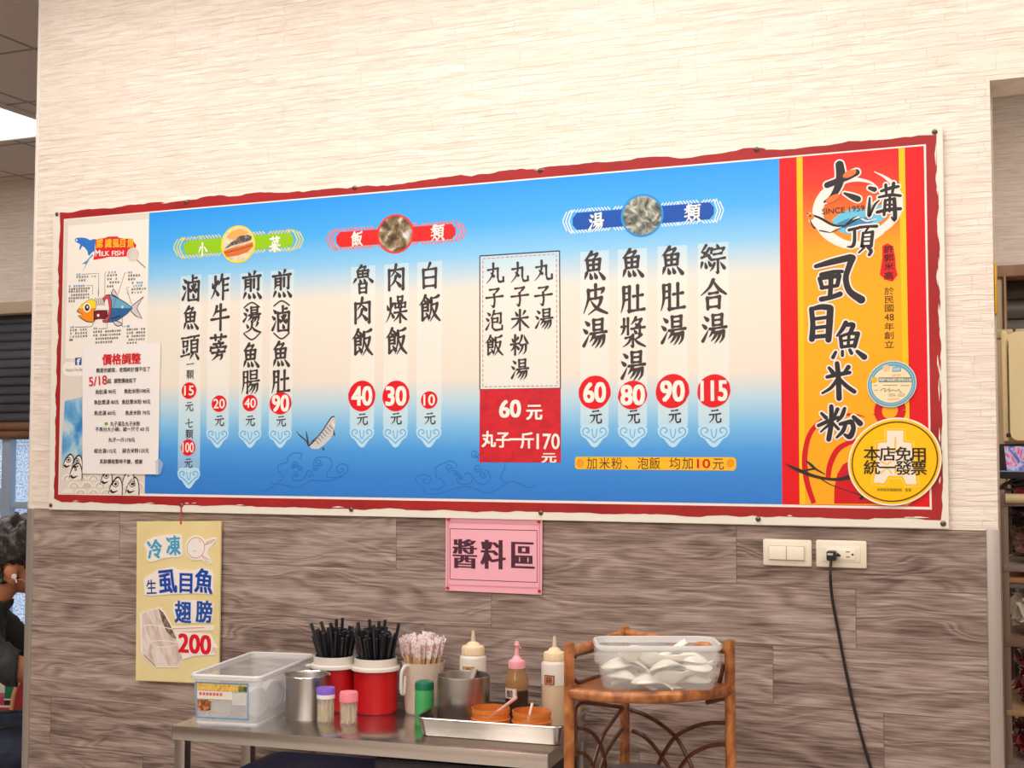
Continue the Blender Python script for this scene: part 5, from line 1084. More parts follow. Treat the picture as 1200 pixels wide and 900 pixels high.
# toothpick bottles
def pick_bottle(px, py, wpx, ytop, ycap, capc, label, ring):
    c, r = foot(px, py, wpx, ZT); h = zat(px, ytop, c) - ZT; hc = zat(px, ycap, c) - ZT
    t = thing('toothpick_bottle', label, 'bottle', c, group='toothpick bottles on the steel table')
    m = MB(); m.lathe([(0, 0), (r * .93, 0), (r * .98, .003), (r * .98, hc - .003), (r * .9, hc)], 28); m.build('bottle', mat('clear_bottle', (232, 226, 214), .15, alpha=.28), t)
    m = MB()
    if ring: m.lathe([(r, hc - .002), (r * 1.02, hc), (r * 1.02, hc + .008), (r, hc + .009)], 28, 1); z0 = hc + .008
    else: z0 = hc - .001
    m.lathe([(r, z0), (r * 1.05, z0 + .001), (r * 1.05, h - .006), (r * .98, h - .001), (r * .7, h), (0, h)], 28, 0); m.build('cap', [mat('cap_%d' % capc[0], capc, .3), mat('cap_ring', (238, 234, 232), .35)], t)
    m = MB(); rg = random.Random(px)
    for k in range(60):
        a0 = rg.uniform(0, 6.28); q = r * .88 * math.sqrt(rg.random()); z = .003 + (hc - .012) * (.0 if k % 2 else .35) * rg.random()
        b = Vector((q * math.cos(a0), q * math.sin(a0), z + .002)); a1 = a0 + rg.uniform(-.3, .3); q2 = r * .88 * math.sqrt(rg.random())
        m.tube([b, (q2 * math.cos(a1), q2 * math.sin(a1), min(hc - .004, b.z + hc * .62))], .0011, 5)
    o = m.build('toothpicks', mat('toothpick_wood', (222, 198, 152), .6), loc=None); o.location = c
    tag(o, 'toothpicks filling the %s capped bottle' % ('purple' if ring else 'pink'), 'toothpicks', kind='stuff')
pick_bottle(381.5, 849.5, 21, 805, 817, (136, 100, 206), 'small clear toothpick bottle with purple cap beside the steel cup', True)
pick_bottle(408.5, 851.5, 21, 810, 821.5, (240, 140, 152), 'small clear toothpick bottle with pink cap before the red canisters', False)

# red chopstick canisters
redp = mat('red_canister', (196, 18, 26), .35, spec=.5); collar = mat('canister_collar', (226, 218, 208), .4)
def canister(c, r, h, hr, label):
    t = thing('chopstick_canister', label, 'canister', c, group='red chopstick canisters')
    m = MB(); m.lathe(shell([(r * .95, 0), (r, .004), (r, .008), (r * .985, .012), (r * 1.0, hr)], .003), 48); m.build('canister', redp, t)
    m = MB(); m.lathe([(r * 1.0, hr - .004), (r * 1.12, hr - .004), (r * 1.13, hr), (r * 1.11, hr + .004), (r * .985, hr + .006), (r * .97, h), (r * .93, h), (r * .93, hr - .004), (r * 1.0, hr - .004)], 48)
    m.box((-r * 1.34, -.012, hr - .004), (-r * .98, .012, hr + .002), bev=.003, M=Matrix.Rotation(R(20), 4, 'Z')); m.build('collar', collar, t); return t
cB, rB = foot(440, 838.5, 51.5, ZT); hB = zat(440, 770, cB) - ZT; hrB = zat(440, 782, cB) - ZT
cA = Vector((cB.x - .148, cB.y + .012, ZT)); cA = Vector((at(391.5, 800, cB.y - .012).x, cB.y - .012, ZT)); rA = rB * .97
canister(cA, rA, hB, hrB, 'red canister with pale collar full of black chopsticks, the left one')
canister(cB, rB, hB, hrB, 'red canister with pale collar full of black chopsticks, the right one')
def rod(m, r0, r1, L, seg=6): m.tube([(0, 0, 0), (0, 0, L * .5), (0, 0, L)], [r0, (r0 + r1) / 2, r1], seg)
m = MB(); rod(m, .0034, .0047, .203); m.tube([(0, 0, .2025), (0, 0, .2032)], .0038, 6, 1)
proto = m.build('chopstick', [mat('black_melamine', (30, 30, 36), .3, spec=.55), mat('chopstick_tip', (74, 76, 82), .4)])
first = True
for c, r, lab_, n, sd in ((cA, rA, 'left', 52, 3), (cB, rB, 'right', 58, 8)):
    rg = random.Random(sd)
    for k in range(n):
        a0 = k * 2.399 + rg.uniform(-.2, .2); q = r * .80 * math.sqrt((k + .5) / n)
        top = Vector((q * math.cos(a0), q * math.sin(a0), hB))                      # where it crosses the rim
        if lab_ == 'left' and top.x < -.01: lean = Vector((-.34, -.05, 1))
        else: lean = Vector((.28 * math.cos(a0) * q / r + rg.uniform(-.06, .06), .28 * math.sin(a0) * q / r + rg.uniform(-.06, .06), 1))
        bot = top - lean * (hB - .006); f_ = math.hypot(bot.x, bot.y)
        if f_ > r * .84: bot.x *= r * .84 / f_; bot.y *= r * .84 / f_
        d = (top - bot).normalized()
        o = proto if first else proto.copy()
        if not first: COL.objects.link(o)
        first = False
        o.location = c + bot; o.rotation_mode = 'QUATERNION'; o.rotation_quaternion = d.to_track_quat('Z', 'Y')
        o.scale = (1, 1, rg.uniform(.92, 1.04) if k % 11 else 1.12)
        tag(o, 'black chopstick standing in the %s red canister' % lab_, 'chopstick', 'black chopsticks in the %s red canister' % lab_)

# pitcher with wrapped chopsticks
cP = at(496, 800, -.092); cP = Vector((cP.x, cP.y, ZT)); rP = 25 * pxm(cP); hP = zat(496, 774.5, cP) - ZT
milk = mat('milky_plastic', (248, 228, 212), .3, alpha=.6)
t = thing('plastic_pitcher', 'milky plastic pitcher with handle holding wrapped disposable chopsticks', 'pitcher', cP)
m = MB(); m.lathe(shell([(rP * .80, 0), (rP * .84, .004), (rP * .98, hP - .01), (rP * 1.03, hP)], .002), 40); m.build('pitcher', milk, t)
hd = Vector((-.30, -.92, 0)).normalized(); m = MB()
m.tube(smoothpts([tuple(hd * (rP * .95) + Vector((0, 0, hP - .008))), tuple(hd * (rP * 1.22) + Vector((0, 0, hP - .006))), tuple(hd * (rP * 1.42) + Vector((0, 0, hP - .02))), tuple(hd * (rP * 1.45) + Vector((0, 0, hP * .6))), tuple(hd * (rP * 1.42) + Vector((0, 0, hP * .46))), tuple(hd * (rP * 1.28) + Vector((0, 0, hP * .44))), tuple(hd * (rP * 1.24) + Vector((0, 0, hP * .55))), tuple(hd * (rP * 1.2) + Vector((0, 0, hP - .03)))], 5), .0045, 8)
m.build('handle', mat('milky_handle', (238, 226, 216), .3, alpha=.85), t)
m = MB(); m.tube([(-.002, 0, 0), (-.002, 0, .2)], .0028, 6); m.tube([(.003, 0, 0), (.003, 0, .2)], .0028, 6)
wproto = tag(m.build('wrapped_chopsticks', mat('bamboo', (226, 196, 146), .5, var=((206, 168, 112), (90, 90, 8), 3, .4, .7))), 'paper and film wrapped bamboo chopsticks standing in the plastic pitcher', 'chopsticks', 'wrapped chopsticks in the pitcher')
wt = NT('printed_wrapper'); x, y, z = wt.xyz()
f = wt.noise(wt.vec(wt.math('MULTIPLY', x, 150), wt.math('MULTIPLY', y, 150), wt.math('MULTIPLY', z, 110)), 1, 2, .5)
wt.set(wt.b.inputs['Base Color'], wt.ramp(f, [(.5, (250, 242, 238)), (.57, (246, 208, 208)), (.63, (226, 96, 120)), (.7, (246, 220, 218))])); wt.b.inputs['Roughness'].default_value = .2; wt.b.inputs['Alpha'].default_value = .82
m = MB()
m.add([(-.006, -.003, .158), (.006, -.003, .158), (.006, .003, .158), (-.006, .003, .158), (-.0078, -.004, .2), (.0078, -.004, .2), (.0078, .004, .2), (-.0078, .004, .2), (-.009, -.001, .214), (.009, -.0015, .217), (.009, .001, .217), (-.009, .001, .214)],
      [(0, 1, 5, 4), (1, 2, 6, 5), (2, 3, 7, 6), (3, 0, 4, 7), (4, 5, 9, 8), (5, 6, 10, 9), (6, 7, 11, 10), (7, 4, 8, 11), (8, 9, 10, 11)])
m.build('wrapper', wt.m, wproto)
rg = random.Random(5); n = 26
for k in range(n):
    o = wproto if k == 0 else dup(wproto)
    a0 = k * 2.399; q = rP * .86 * math.sqrt((k + .4) / n)
    top = Vector((q * math.cos(a0), q * math.sin(a0), hP)); lean = Vector((.30 * math.cos(a0) * q / rP + rg.uniform(-.05, .05), .24 * math.sin(a0) * q / rP + rg.uniform(-.04, .04), 1))
    bot = top - lean * (hP - .006); f_ = math.hypot(bot.x, bot.y)
    if f_ > rP * .72: bot.x *= rP * .72 / f_; bot.y *= rP * .72 / f_
    o.location = cP + bot; o.rotation_mode = 'QUATERNION'; o.rotation_quaternion = (top - bot).normalized().to_track_quat('Z', 'Y') @ Matrix.Rotation(rg.uniform(0, 6), 4, 'Z').to_quaternion()
    o.scale = (1, 1, (zat(496, 746, cP) - ZT) / .214 * rg.uniform(.95, 1.02))
# green shaker
cG = at(497.3, 820, -.222); cG = Vector((cG.x, cG.y, ZT)); rG = 11.2 * pxm(cG); hG = zat(497, 799, cG) - ZT; hg = zat(497, 807, cG) - ZT
t = thing('pepper_shaker', 'green plastic shaker with dark green cap before the pitcher', 'shaker', cG)
m = MB(); m.lathe([(0, 0), (rG * .94, 0), (rG, .004), (rG, hg - .003), (rG * .95, hg)], 32); m.build('bottle', mat('green_shaker', (70, 168, 96), .3), t)
m = MB(); m.lathe([(rG * .95, hg - .001), (rG * 1.02, hg), (rG * 1.02, hG - .004), (rG * .96, hG), (rG * .6, hG + .0035), (0, hG + .005)], 32); m.build('cap', mat('dark_green_cap', (20, 112, 86), .3), t)

# ------------------------------------------------------------------ tray and sauces
ZR = .795
FL = onz(482.5, 840.5, ZR); FR_ = onz(662, 853, ZR); BRr = onz(697, 829, ZR)
ux = (FR_ - FL).normalized(); uy = Vector((-ux.y, ux.x, 0)); tw = (FR_ - FL).length; td = (BRr - FR_).dot(uy)
cT = FL + ux * tw / 2 + uy * td / 2; tyaw = math.atan2(ux.y, ux.x)
t = thing('steel_tray', 'rectangular stainless steel tray with flared sides on the table', 'tray', (cT.x, cT.y, ZT + .0015), rotz=tyaw)
hh = ZR - ZT - .0015; b_ = .034
m = MB(); loft(m, [rrect(tw - b_ + .002, td - b_ + .002, .018, 0), rrect(tw - .012, td - .012, .024, hh - .003), rrect(tw + .004, td + .004, .03, hh - .001), rrect(tw + .002, td + .002, .03, hh + .001), rrect(tw - .014, td - .014, .024, hh), rrect(tw - b_, td - b_, .018, .002)], cap0=True, cap1=True)
m.build('tray', steel('tray_steel', (196, 190, 184), .22, 0), t)
ZI = ZT + .0038
def P_(px, Y): p = at(px, 800, Y); return Vector((p.x, p.y, ZI))
c = P_(543.3, -.233); r = 31.3 * pxm(c); h = zat(543.3, 790.6, c) - ZI
t = thing('steel_pot', 'large round steel pot standing in the steel tray', 'pot', c)
m = MB(); m.lathe(shell([(r * .95, 0), (r * .985, .006), (r * .985, h - .003), (r, h)], .0025), 56); m.build('pot', ST2, t)
m = MB(); m.lathe([(r * .99, h + .001), (r * 1.02, h), (r * 1.01, h - .003), (r * .97, h - .002), (r * .97, h + .0005), (r * .99, h + .001)], 56); m.build('rolled_rim', steel('bright_steel'), t)
ld = at(553, 794, c.y - .01); ob = at(556.5, 787, c.y + .045)
t = thing('ladle', 'steel ladle handle leaning on the rim of the steel pot', 'ladle', (ob.x, ob.y, ZI + .02), world=True)
bz = Vector((c.x - .012, c.y - .008, ZI + .03)); tz = Vector((at(557, 783, c.y + .056).x, c.y + .056, zat(557, 784, c + Vector((0, .056, 0)))))
m = MB(); m.tube([bz, bz.lerp(tz, .55), bz.lerp(tz, .85), tz], [.004, .005, .0075, .0065], 8); m.build('handle', mat('ladle_handle', (176, 160, 146), .35, .5), t)
m = MB(); m.lathe([(0, -.016), (.012, -.013), (.02, -.004), (.023, .006), (.021, .006), (.018, -.003), (.011, -.011), (0, -.0135)], 24, M=Matrix.Translation(bz)); m.build('bowl', ST2, t)
# chilli sauce jars
orange = mat('chilli_sauce', (226, 96, 22), .35, var=((196, 70, 14), (60, 60, 60), 3, .4, .7)); ojar = mat('sauce_smeared_jar', (234, 142, 64), .2, alpha=.55)
def sauce(px, Y, wpx, yt, label, pick):
    c = P_(px, Y); r = wpx * .5 * pxm(c); h = zat(px, yt, c) - ZI
    t = thing('sauce_jar', label, 'jar', c, group='chilli sauce jars in the tray')
    m = MB(); m.lathe([(0, 0), (r * .95, 0), (r * .99, .004), (r * .99, h * .55), (r * 1.02, h * .58), (r * 1.02, h * .63), (r * .95, h * .66), (r * .95, h * .82), (r * .98, h * .84), (r * .98, h), (r * .93, h), (r * .92, h * .7), (r * .93, .004), (0, .003)], 44); m.build('jar', ojar, t)
    m = MB(); m.lathe([(0, .0035), (r * .92, .0045), (r * .94, h * .52), (r * .8, h * .56), (r * .3, h * .58), (0, h * .575)], 44); o = m.build('sauce', orange, t)
    return c, r, h
c1s, r1s, h1s = sauce(575.2, -.286, 46.5, 829, 'open jar of orange chilli sauce in the tray beside the steel pot', 1)
c2s, r2s, h2s = sauce(623.3, -.270, 47.5, 832.5, 'open jar of orange chilli sauce in the tray nearest the rattan stand', 2)
def stick(label, a_, b_, r0, mat_):
    t = thing('sauce_spoon', label, 'spoon', a_, world=True)
    m = MB(); m.tube([a_, a_.lerp(b_, .5), b_], [r0, r0 * 1.05, r0 * 1.25], 8); m.lathe([(0, r0 * 1.2), (r0 * .9, r0 * .8), (r0 * 1.25, 0), (r0 * .9, -r0 * .8), (0, -r0 * 1.2)], 10, M=Matrix.Translation(b_)); m.build('handle', mat_, t)
    m = MB(); m.lathe([(0, -.004), (.008, -.002), (.011, .003), (.009, .003), (0, -.001)], 16, M=Matrix.Translation(a_) @ Matrix.Diagonal((1.3, .8, 1, 1))); m.build('bowl', mat_, t)
pinkp = mat('pink_spoon', (224, 174, 170), .35)
e1 = at(604.3, 818, c1s.y + .01); stick('pink spoon handle sticking out of the left chilli sauce jar', c1s + Vector((-.006, -.004, h1s * .58)), e1, .0036, pinkp)
e2 = at(623.6, 825, c2s.y + .012); stick('pale spoon handle standing in the right chilli sauce jar', c2s + Vector((-.004, -.016, h2s * .58)), e2, .0028, mat('pale_spoon', (240, 206, 190), .35))
# sauce bottles
def squeeze(px, Y, wpx, cap_w, ys, label, body, capm, noz, liquid, lab_ch, labc):
    """ys: nozzle tip, cap top, cap bottom, shoulder end, liquid line, label top, label bottom"""
    c = P_(px, Y); r = wpx * .5 * pxm(c); rc = cap_w * .5 * pxm(c); H = [zat(px, y, c) - ZI for y in ys]
    t = thing('squeeze_bottle', label, 'bottle', c)
    m = MB(); m.lathe([(0, 0), (r * .94, 0), (r, .005), (r, H[4])], 36, 0); m.lathe([(r, H[4]), (r, H[3] - .003), (r * .97, H[3]), (rc * .9, H[2] + .001), (rc * .88, H[2] + .003)], 36, 1); bt = m.build('bottle', body, t)
    m = MB(); m.lathe([(0, .003), (r * .93, .004), (r * .95, .008), (r * .95, H[4] - .002), (r * .9, H[4]), (0, H[4])], 32); m.build('sauce', liquid, t)
    m = MB(); m.lathe([(rc * .95, H[2]), (rc, H[2] + .001), (rc, H[1] - .003), (rc * .95, H[1]), (rc * .62, H[1] + .003), (rc * .5, H[1] + .008), (.006, H[1] + .012)], 32)
    for k in range(24):
        a0 = k * math.pi / 12; m.box((rc - .0004, -.0006, H[2] + .002), (rc + .0006, .0006, H[1] - .003), M=Matrix.Rotation(a0, 4, 'Z'))
    m.build('cap', capm, t)
    m = MB(); m.lathe([(.0062, H[1] + .011), (.0050, H[1] + .02), (.0036, H[0] - .003), (.0030, H[0]), (0, H[0])], 16)
    nz2 = m.build('nozzle', noz, t)
    if lab_ch:
        m = MB(); ca = math.atan2(CAM.y - c.y, CAM.x - c.x) + labc[2]; z0, z1 = H[6], H[5]; n = 8; hw = labc[1]
        for L, mi, k_ in ((.0006, 0, 1), (.0009, 1, .82)):
            zz0 = z0 + (z1 - z0) * (1 - k_) / 2; zz1 = z1 - (z1 - z0) * (1 - k_) / 2
            vs = []
            for i in range(n + 1):
                a_ = ca + (-1 + 2 * i / n) * hw * k_; vs += [((r + L) * math.cos(a_), (r + L) * math.sin(a_), zz0), ((r + L) * math.cos(a_), (r + L) * math.sin(a_), zz1)]
            m.add(vs, [(2 * i, 2 * i + 2, 2 * i + 3, 2 * i + 1) for i in range(n)], mi, True)
        g, fs, _ = glyph(lab_ch); e = (z1 - z0) * .72
        for dx, dy in BOLD: m.add([((r + .0013) * math.cos(ca + (x - .5 + dx) * e / r), (r + .0013) * math.sin(ca + (x - .5 + dx) * e / r), (z0 + z1) / 2 + (y - .38 + dy) * e) for x, y in g], fs, 2)
        m.build('label', [mat('label_edge_%d' % labc[0][0], labc[3], .4), mat('label_%d' % labc[0][0], labc[0], .4), ink((50, 40, 40))], t)
    return c, r, H, t
milkb = [mat('milky_bottle_filled', (240, 226, 208), .3, alpha=.3), mat('milky_bottle', (246, 236, 224), .3, alpha=.78)]
tan = mat('tan_sauce', (206, 172, 130), .4); dark = mat('soy_sauce', (40, 26, 24), .2)
peach = mat('peach_cap', (246, 220, 180), .35, alpha=.95); nozm = mat('milky_nozzle', (236, 212, 186), .3, alpha=.8)
squeeze(554.3, -.128, 31.5, 26.5, (739, 757, 767, 769, 800, 779, 788), 'milky squeeze bottle with peach cap behind the steel pot', milkb, peach, nozm, tan, '蒜', ((226, 150, 96), .5, -.35, (150, 110, 80)))
squeeze(649.8, -.126, 31, 25.5, (745.5, 764, 773.5, 776, 801, 789, 800), 'milky squeeze bottle with peach cap and brown label at right of the tray', milkb, peach, nozm, tan, '蒜', ((220, 140, 90), .42, -.42, (70, 40, 30)))
pinkc = mat('pink_cap', (246, 170, 178), .35)
sc_, sr_, sH, st_ = squeeze(605.6, -.155, 27.8, 19.5, (752, 774, 783, 795, 807.5, 804.5, 817), 'clear bottle of dark soy sauce with pink spout cap in the tray', [mat('soy_bottle_filled', (90, 60, 44), .12, alpha=.25), mat('soy_bottle', (176, 128, 76), .12, alpha=.6)], pinkc, pinkc, dark, '醋', ((238, 226, 216), .62, -.62, (222, 170, 140)))
m = MB(); m.lathe([(.0055, 0), (.0062, .002), (.0075, .004), (.0062, .006), (.0058, .012), (.003, .013), (0, .013)], 12, M=Matrix.Translation((0, 0, sH[0] - .012))); m.tube([(.004, 0, sH[0] - .01), (.009, 0, sH[0] - .013), (.010, 0, sH[0] - .016)], .0015, 6); m.build('spout_stopper', pinkc, st_)
# ------------------------------------------------------------------ rattan corner stand
def dp(px, py, D): return CAM + ray(px, py) * D
rat = NT('rattan'); x, y, z = rat.xyz()
f = rat.noise(rat.vec(rat.math('MULTIPLY', x, 30), rat.math('MULTIPLY', y, 30), rat.math('MULTIPLY', z, 18)), 1, 4, .6)
rat.set(rat.b.inputs['Base Color'], rat.ramp(f, [(.32, (116, 62, 30)), (.47, (156, 90, 44)), (.6, (184, 116, 60)), (.72, (206, 144, 84))])); rat.b.inputs['Roughness'].default_value = .32; rat.b.inputs['Coat Weight'].default_value = .2
rattan = rat.m; cane = mat('dark_cane', (112, 66, 44), .35, var=((80, 46, 34), (40, 40, 40), 3, .4, .7))
pL = dp(667, 753, 2.75); pR = dp(855, 750, 2.79); pB = dp(731.8, 734, 3.005)
zTop = pL.z; zS = zat(667, 812, pL)
lr = 6.2 * pxm(pL)
t = thing('rattan_stand', 'brown rattan corner stand with curved cane braces at the right end of the table', 'stand', (pB.x, pB.y, 0), world=True)
legs = []
for p in (pL, pR, pB):
    m = MB(); m.tube([(p.x, p.y, 0), (p.x, p.y, .4), (p.x, p.y, p.z - .002), (p.x, p.y, p.z)], [lr, lr * 1.02, lr, lr * .94], 16); l_ = m.build('leg', rattan, t); legs.append(l_)
    for zz in (p.z - .018, zS + .002):
        m = MB(); d = (Vector((CAM.x, CAM.y, 0)) - Vector((p.x, p.y, 0))).normalized(); m.lathe([(0, .002), (.002, .001), (.0025, 0)], 10, M=Matrix.Translation((p.x + d.x * lr, p.y + d.y * lr, zz)) @ d.to_track_quat('Z', 'Y').to_matrix().to_4x4())
        m.build('nail', mat('brown_nail', (150, 92, 60), .4), l_)
B2 = Vector((pB.x, pB.y, 0)); 
def arc(z, ext=0.0, n=18):
    dL = Vector((pL.x, pL.y, 0)) - B2; dR = Vector((pR.x, pR.y, 0)) - B2
    a0 = math.atan2(dL.y, dL.x); a1 = math.atan2(dR.y, dR.x)
    if a1 < a0: a1 += 2 * math.pi
    out = []
    for k in range(n + 1):
        u = k / n; a_ = a0 + (a1 - a0) * u; r = dL.length * (1 - u) + dR.length * u + ext + .012 * math.sin(math.pi * u)
        out.append((B2.x + r * math.cos(a_), B2.y + r * math.sin(a_), z))
    return out
for zz, top in ((zS, True), (.22, False)):
    A_ = arc(zz + .004); poly = [(B2.x, B2.y, zz + .004)] + A_
    m = MB(); m.slab([Vector(p) for p in poly], .008, axis=Vector((0, 0, 1))); m.build('shelf', mat('woven_shelf', (164, 98, 48), .35, var=((126, 72, 34), (14, 160, 14), 2, .42, .6)), t)
    m = MB(); m.tube(arc(zz), [lr * 1.0] + [lr * 1.12] * 17 + [lr * 1.0], 14); m.build('shelf_rail', rattan, t)
    for p in (pL, pR): m = MB(); m.tube([(p.x, p.y, zz), (B2.x, B2.y, zz)], lr * .7, 10); m.build('side_rail', rattan, t)
dTop = (pB.z - .015)
for p in (pL, pR):
    m = MB(); m.tube([(p.x, p.y, p.z - .022), (B2.x, B2.y, p.z - .022 + .006)], lr * .9, 12); m.build('top_rail', rattan, t)
def cane_path(pxs, P, Q, k=5, r=.0048):
    m = MB(); m.tube(smoothpts([tuple(vplane(x, y, P, Q)) for x, y in pxs], k), r, 8); m.build('cane_brace', cane, t)
Zk = zc(655, 790, 5.4545); Zk2 = zc(650, 730, 5.29)
cane_path(Zk2([(125, 220), (128, 205), (150, 190), (200, 180), (265, 165), (320, 152)]), pL, pB)
cane_path(Zk2([(122, 345), (130, 362), (160, 366), (220, 345), (290, 328), (350, 312)]), pL, pB)
cane_path(Zk([(103, 520), (103, 380), (105, 240), (118, 200), (150, 184), (250, 192), (400, 212)]), pL, pB)
cane_path(Zk([(408, 215), (350, 290), (290, 375), (262, 440), (235, 520), (208, 610), (190, 700)]), pL, pB)
cane_path(Zk([(112, 345), (165, 350), (215, 378), (255, 430), (280, 500), (298, 610), (304, 700)]), pL, pB)
cane_path(Zk([(405, 350), (360, 410), (310, 485), (285, 540), (262, 610)]), pL, pB)
cane_path(Zk([(108, 500), (150, 505), (185, 530), (212, 580), (225, 650)]), pL, pB)
cane_path(Zk([(455, 226), (560, 266), (650, 320), (740, 395), (800, 490), (855, 610), (880, 720)]), pB, pR)
cane_path(Zk([(470, 362), (530, 388), (590, 440), (650, 518), (712, 610)]), pB, pR)
cane_path(Zk([(1065, 312), (980, 312), (890, 328), (800, 365), (735, 410), (680, 490), (636, 580), (620, 680)]), pB, pR)
cane_path(Zk([(1065, 450), (1000, 450), (920, 475), (845, 515), (795, 570), (765, 620)]), pB, pR)
cane_path(Zk([(945, 182), (1000, 168), (1060, 152), (1082, 165), (1086, 220), (1088, 350), (1088, 480)]), pB, pR, r=.0055)
cane_path([(848, 778), (846, 788), (843, 800), (840, 806)], pB, pR)

# spoon box
boxc = dp(774, 800, 2.775); zB_ = zS + .0125
byaw2 = math.atan2(.383, .9236) + R(.5)
fx_ = dp(699, 756, 2.70); gx_ = dp(849.5, 757, 2.70); sw = (gx_ - fx_).length; sd_ = .150; sh = zat(774, 757, dp(774, 757, 2.70)) - zB_
boxc = Vector(((fx_.x + gx_.x) / 2, (fx_.y + gx_.y) / 2, 0)) + Vector((-math.sin(byaw2), math.cos(byaw2), 0)) * sd_ / 2; boxc.z = zB_
t = thing('spoon_box', 'clear plastic box full of white soup spoons on top of the rattan stand', 'box', boxc, rotz=byaw2)
XM = Matrix.Translation(boxc) @ Matrix.Rotation(byaw2, 4, 'Z')
cl2 = mat('clear_box_plastic', (248, 250, 250), .22, alpha=.19, spec=.6)
m = MB(); loft(m, [rrect(sw * .86, sd_ * .84, .03, .0, 8), rrect(sw * .88, sd_ * .88, .03, .006, 8), rrect(sw * .945, sd_ * .95, .034, sh - .012, 8)], cap0=True); loft(m, [rrect(sw * .87, sd_ * .86, .03, .005, 8), rrect(sw * .935, sd_ * .935, .034, sh - .012, 8)]); m.build('body', cl2, t)
m = MB(); loft(m, [rrect(sw * .935, sd_ * .94, .034, sh - .014, 8), rrect(sw * .985, sd_ * .985, .037, sh - .012, 8), rrect(sw, sd_, .04, sh - .009, 8), rrect(sw, sd_, .04, sh - .004, 8), rrect(sw * .985, sd_ * .985, .037, sh, 8), rrect(sw * .94, sd_ * .94, .034, sh - .001, 8), rrect(sw * .935, sd_ * .935, .034, sh - .014, 8)]); m.build('rim', mat('clear_box_rim', (240, 242, 242), .22, alpha=.7), t)
for s_ in (-1, 1): m = MB(); m.box((s_ * sw * .475 - .006, -.022, sh - .045), (s_ * sw * .475 + .006, .022, sh - .010), bev=.003); m.build('side_tab', cl2, t)
def spoon_mesh():
    m = MB(); NL, NW = 18, 8; L = .136; top = []; bot = []
    for i in range(NL + 1):
        u = i / NL
        if u < .5: w = .027 * math.sin(math.pi * min(1, (u + .03) / .53) ** .8) ** .6 if u > 0 else .006
        else: w = .0095 + .002 * (u - .5)
        if .40 < u < .55: w = max(w, .0095 + (.55 - u) * .06)
        dpt = .016 * math.sin(math.pi * min(1, u / .52)) if u < .52 else .002
        lift = 0 if u < .4 else .05 * (u - .4) ** 1.3
        for j in range(NW + 1):
            v = -1 + 2 * j / NW
            zz = lift - dpt * (1 - v * v) + (.003 * v * v if u > .5 else 0)
            top.append((u * L - .064, v * w, zz)); bot.append((u * L - .064, v * w * 1.04, zz - .0028))
    W = NW + 1; q = []
    for i in range(NL):
        for j in range(NW): q.append((i * W + j, i * W + j + 1, (i + 1) * W + j + 1, (i + 1) * W + j))
    n = len(top); fs = q + [tuple(n + k for k in reversed(f)) for f in q]
    ed = [i * W for i in range(NL + 1)] + [NL * W + j for j in range(1, W)] + [i * W + NW for i in range(NL - 1, -1, -1)] + [j for j in range(NW - 1, 0, -1)]
    for k in range(len(ed)):
        a_, b_ = ed[k], ed[(k + 1) % len(ed)]; fs.append((a_, b_, n + b_, n + a_))
    m.add(top + bot, fs, 0, True); return m
sp0 = spoon_mesh().build('soup_spoon', mat('white_melamine', (240, 234, 220), .3, spec=.5))
SPN = [ # x, y, z in the box, yaw, pitch, roll
 (-.048, -.034, .016, -14, -6, 172, 'white soup spoon lying upside down at the front left of the spoon box'),
 (.050, -.034, .026, 4, 2, -40, 'white soup spoon lying on its side at the front right of the spoon box'),
 (.004, -.020, .060, -16, -12, -48, 'white soup spoon with its bowl facing forward in the middle of the spoon box'),
 (-.026, -.016, .036, -20, -14, 150, 'white soup spoon overturned behind the front left spoon in the box'),
 (-.056, .006, .056, 84, -34, -10, 'white soup spoon standing bowl up near the left end of the spoon box'),
 (-.062, .000, .044, 30, 4, 176, 'white soup spoon with rounded back up at the far left of the spoon box'),
 (.004, .028, .052, 12, 9, 10, 'white soup spoon whose handle points up to the right in the spoon box'),
 (.046, -.004, .058, 165, 6, 178, 'white soup spoon overturned on top of the heap at the right'),
 (.046, .018, .050, -168, 2, 165, 'white soup spoon lying behind the front right spoon in the box'),
 (.002, -.036, .012, 12, 0, 176, 'white soup spoon overturned in the centre under the heap'),
 (.054, -.016, .042, 172, 3, 170, 'white soup spoon resting above the front right spoon'),
 (.030, .036, .026, 176, 0, 10, 'white soup spoon at the back of the spoon box right of centre'),
 (-.044, .034, .028, 8, 0, 172, 'white soup spoon at the back left of the spoon box'),
 (.010, .006, .016, 186, 0, 172, 'white soup spoon lying low in the middle of the spoon box'),
 (.050, .036, .044, 184, 4, 170, 'white soup spoon overturned at the back right of the spoon box'),
 (-.026, -.012, .026, 172, 2, 174, 'white soup spoon under the overturned ones at the left of the box'),
 (.054, -.006, .012, 178, 0, 174, 'white soup spoon lying flat on the bottom at the right of the box'),
 (.040, -.030, .046, 24, 6, 160, 'white soup spoon tilted over the front right spoon with bowl to the left'),
 (-.020, .010, .046, 150, 4, 170, 'white soup spoon lying crosswise behind the forward facing spoon'),
]
for k, (x, y, z, yw, pt, rl, lb) in enumerate(SPN):
    o = sp0 if k == 0 else sp0.copy()
    if k: COL.objects.link(o)
    o.matrix_world = XM @ Matrix.Translation((x, y, z)) @ Matrix.Rotation(R(yw), 4, 'Z') @ Matrix.Rotation(R(-pt), 4, 'Y') @ Matrix.Rotation(R(rl), 4, 'X')
    tag(o, lb, 'spoon', 'white soup spoons in the clear box')
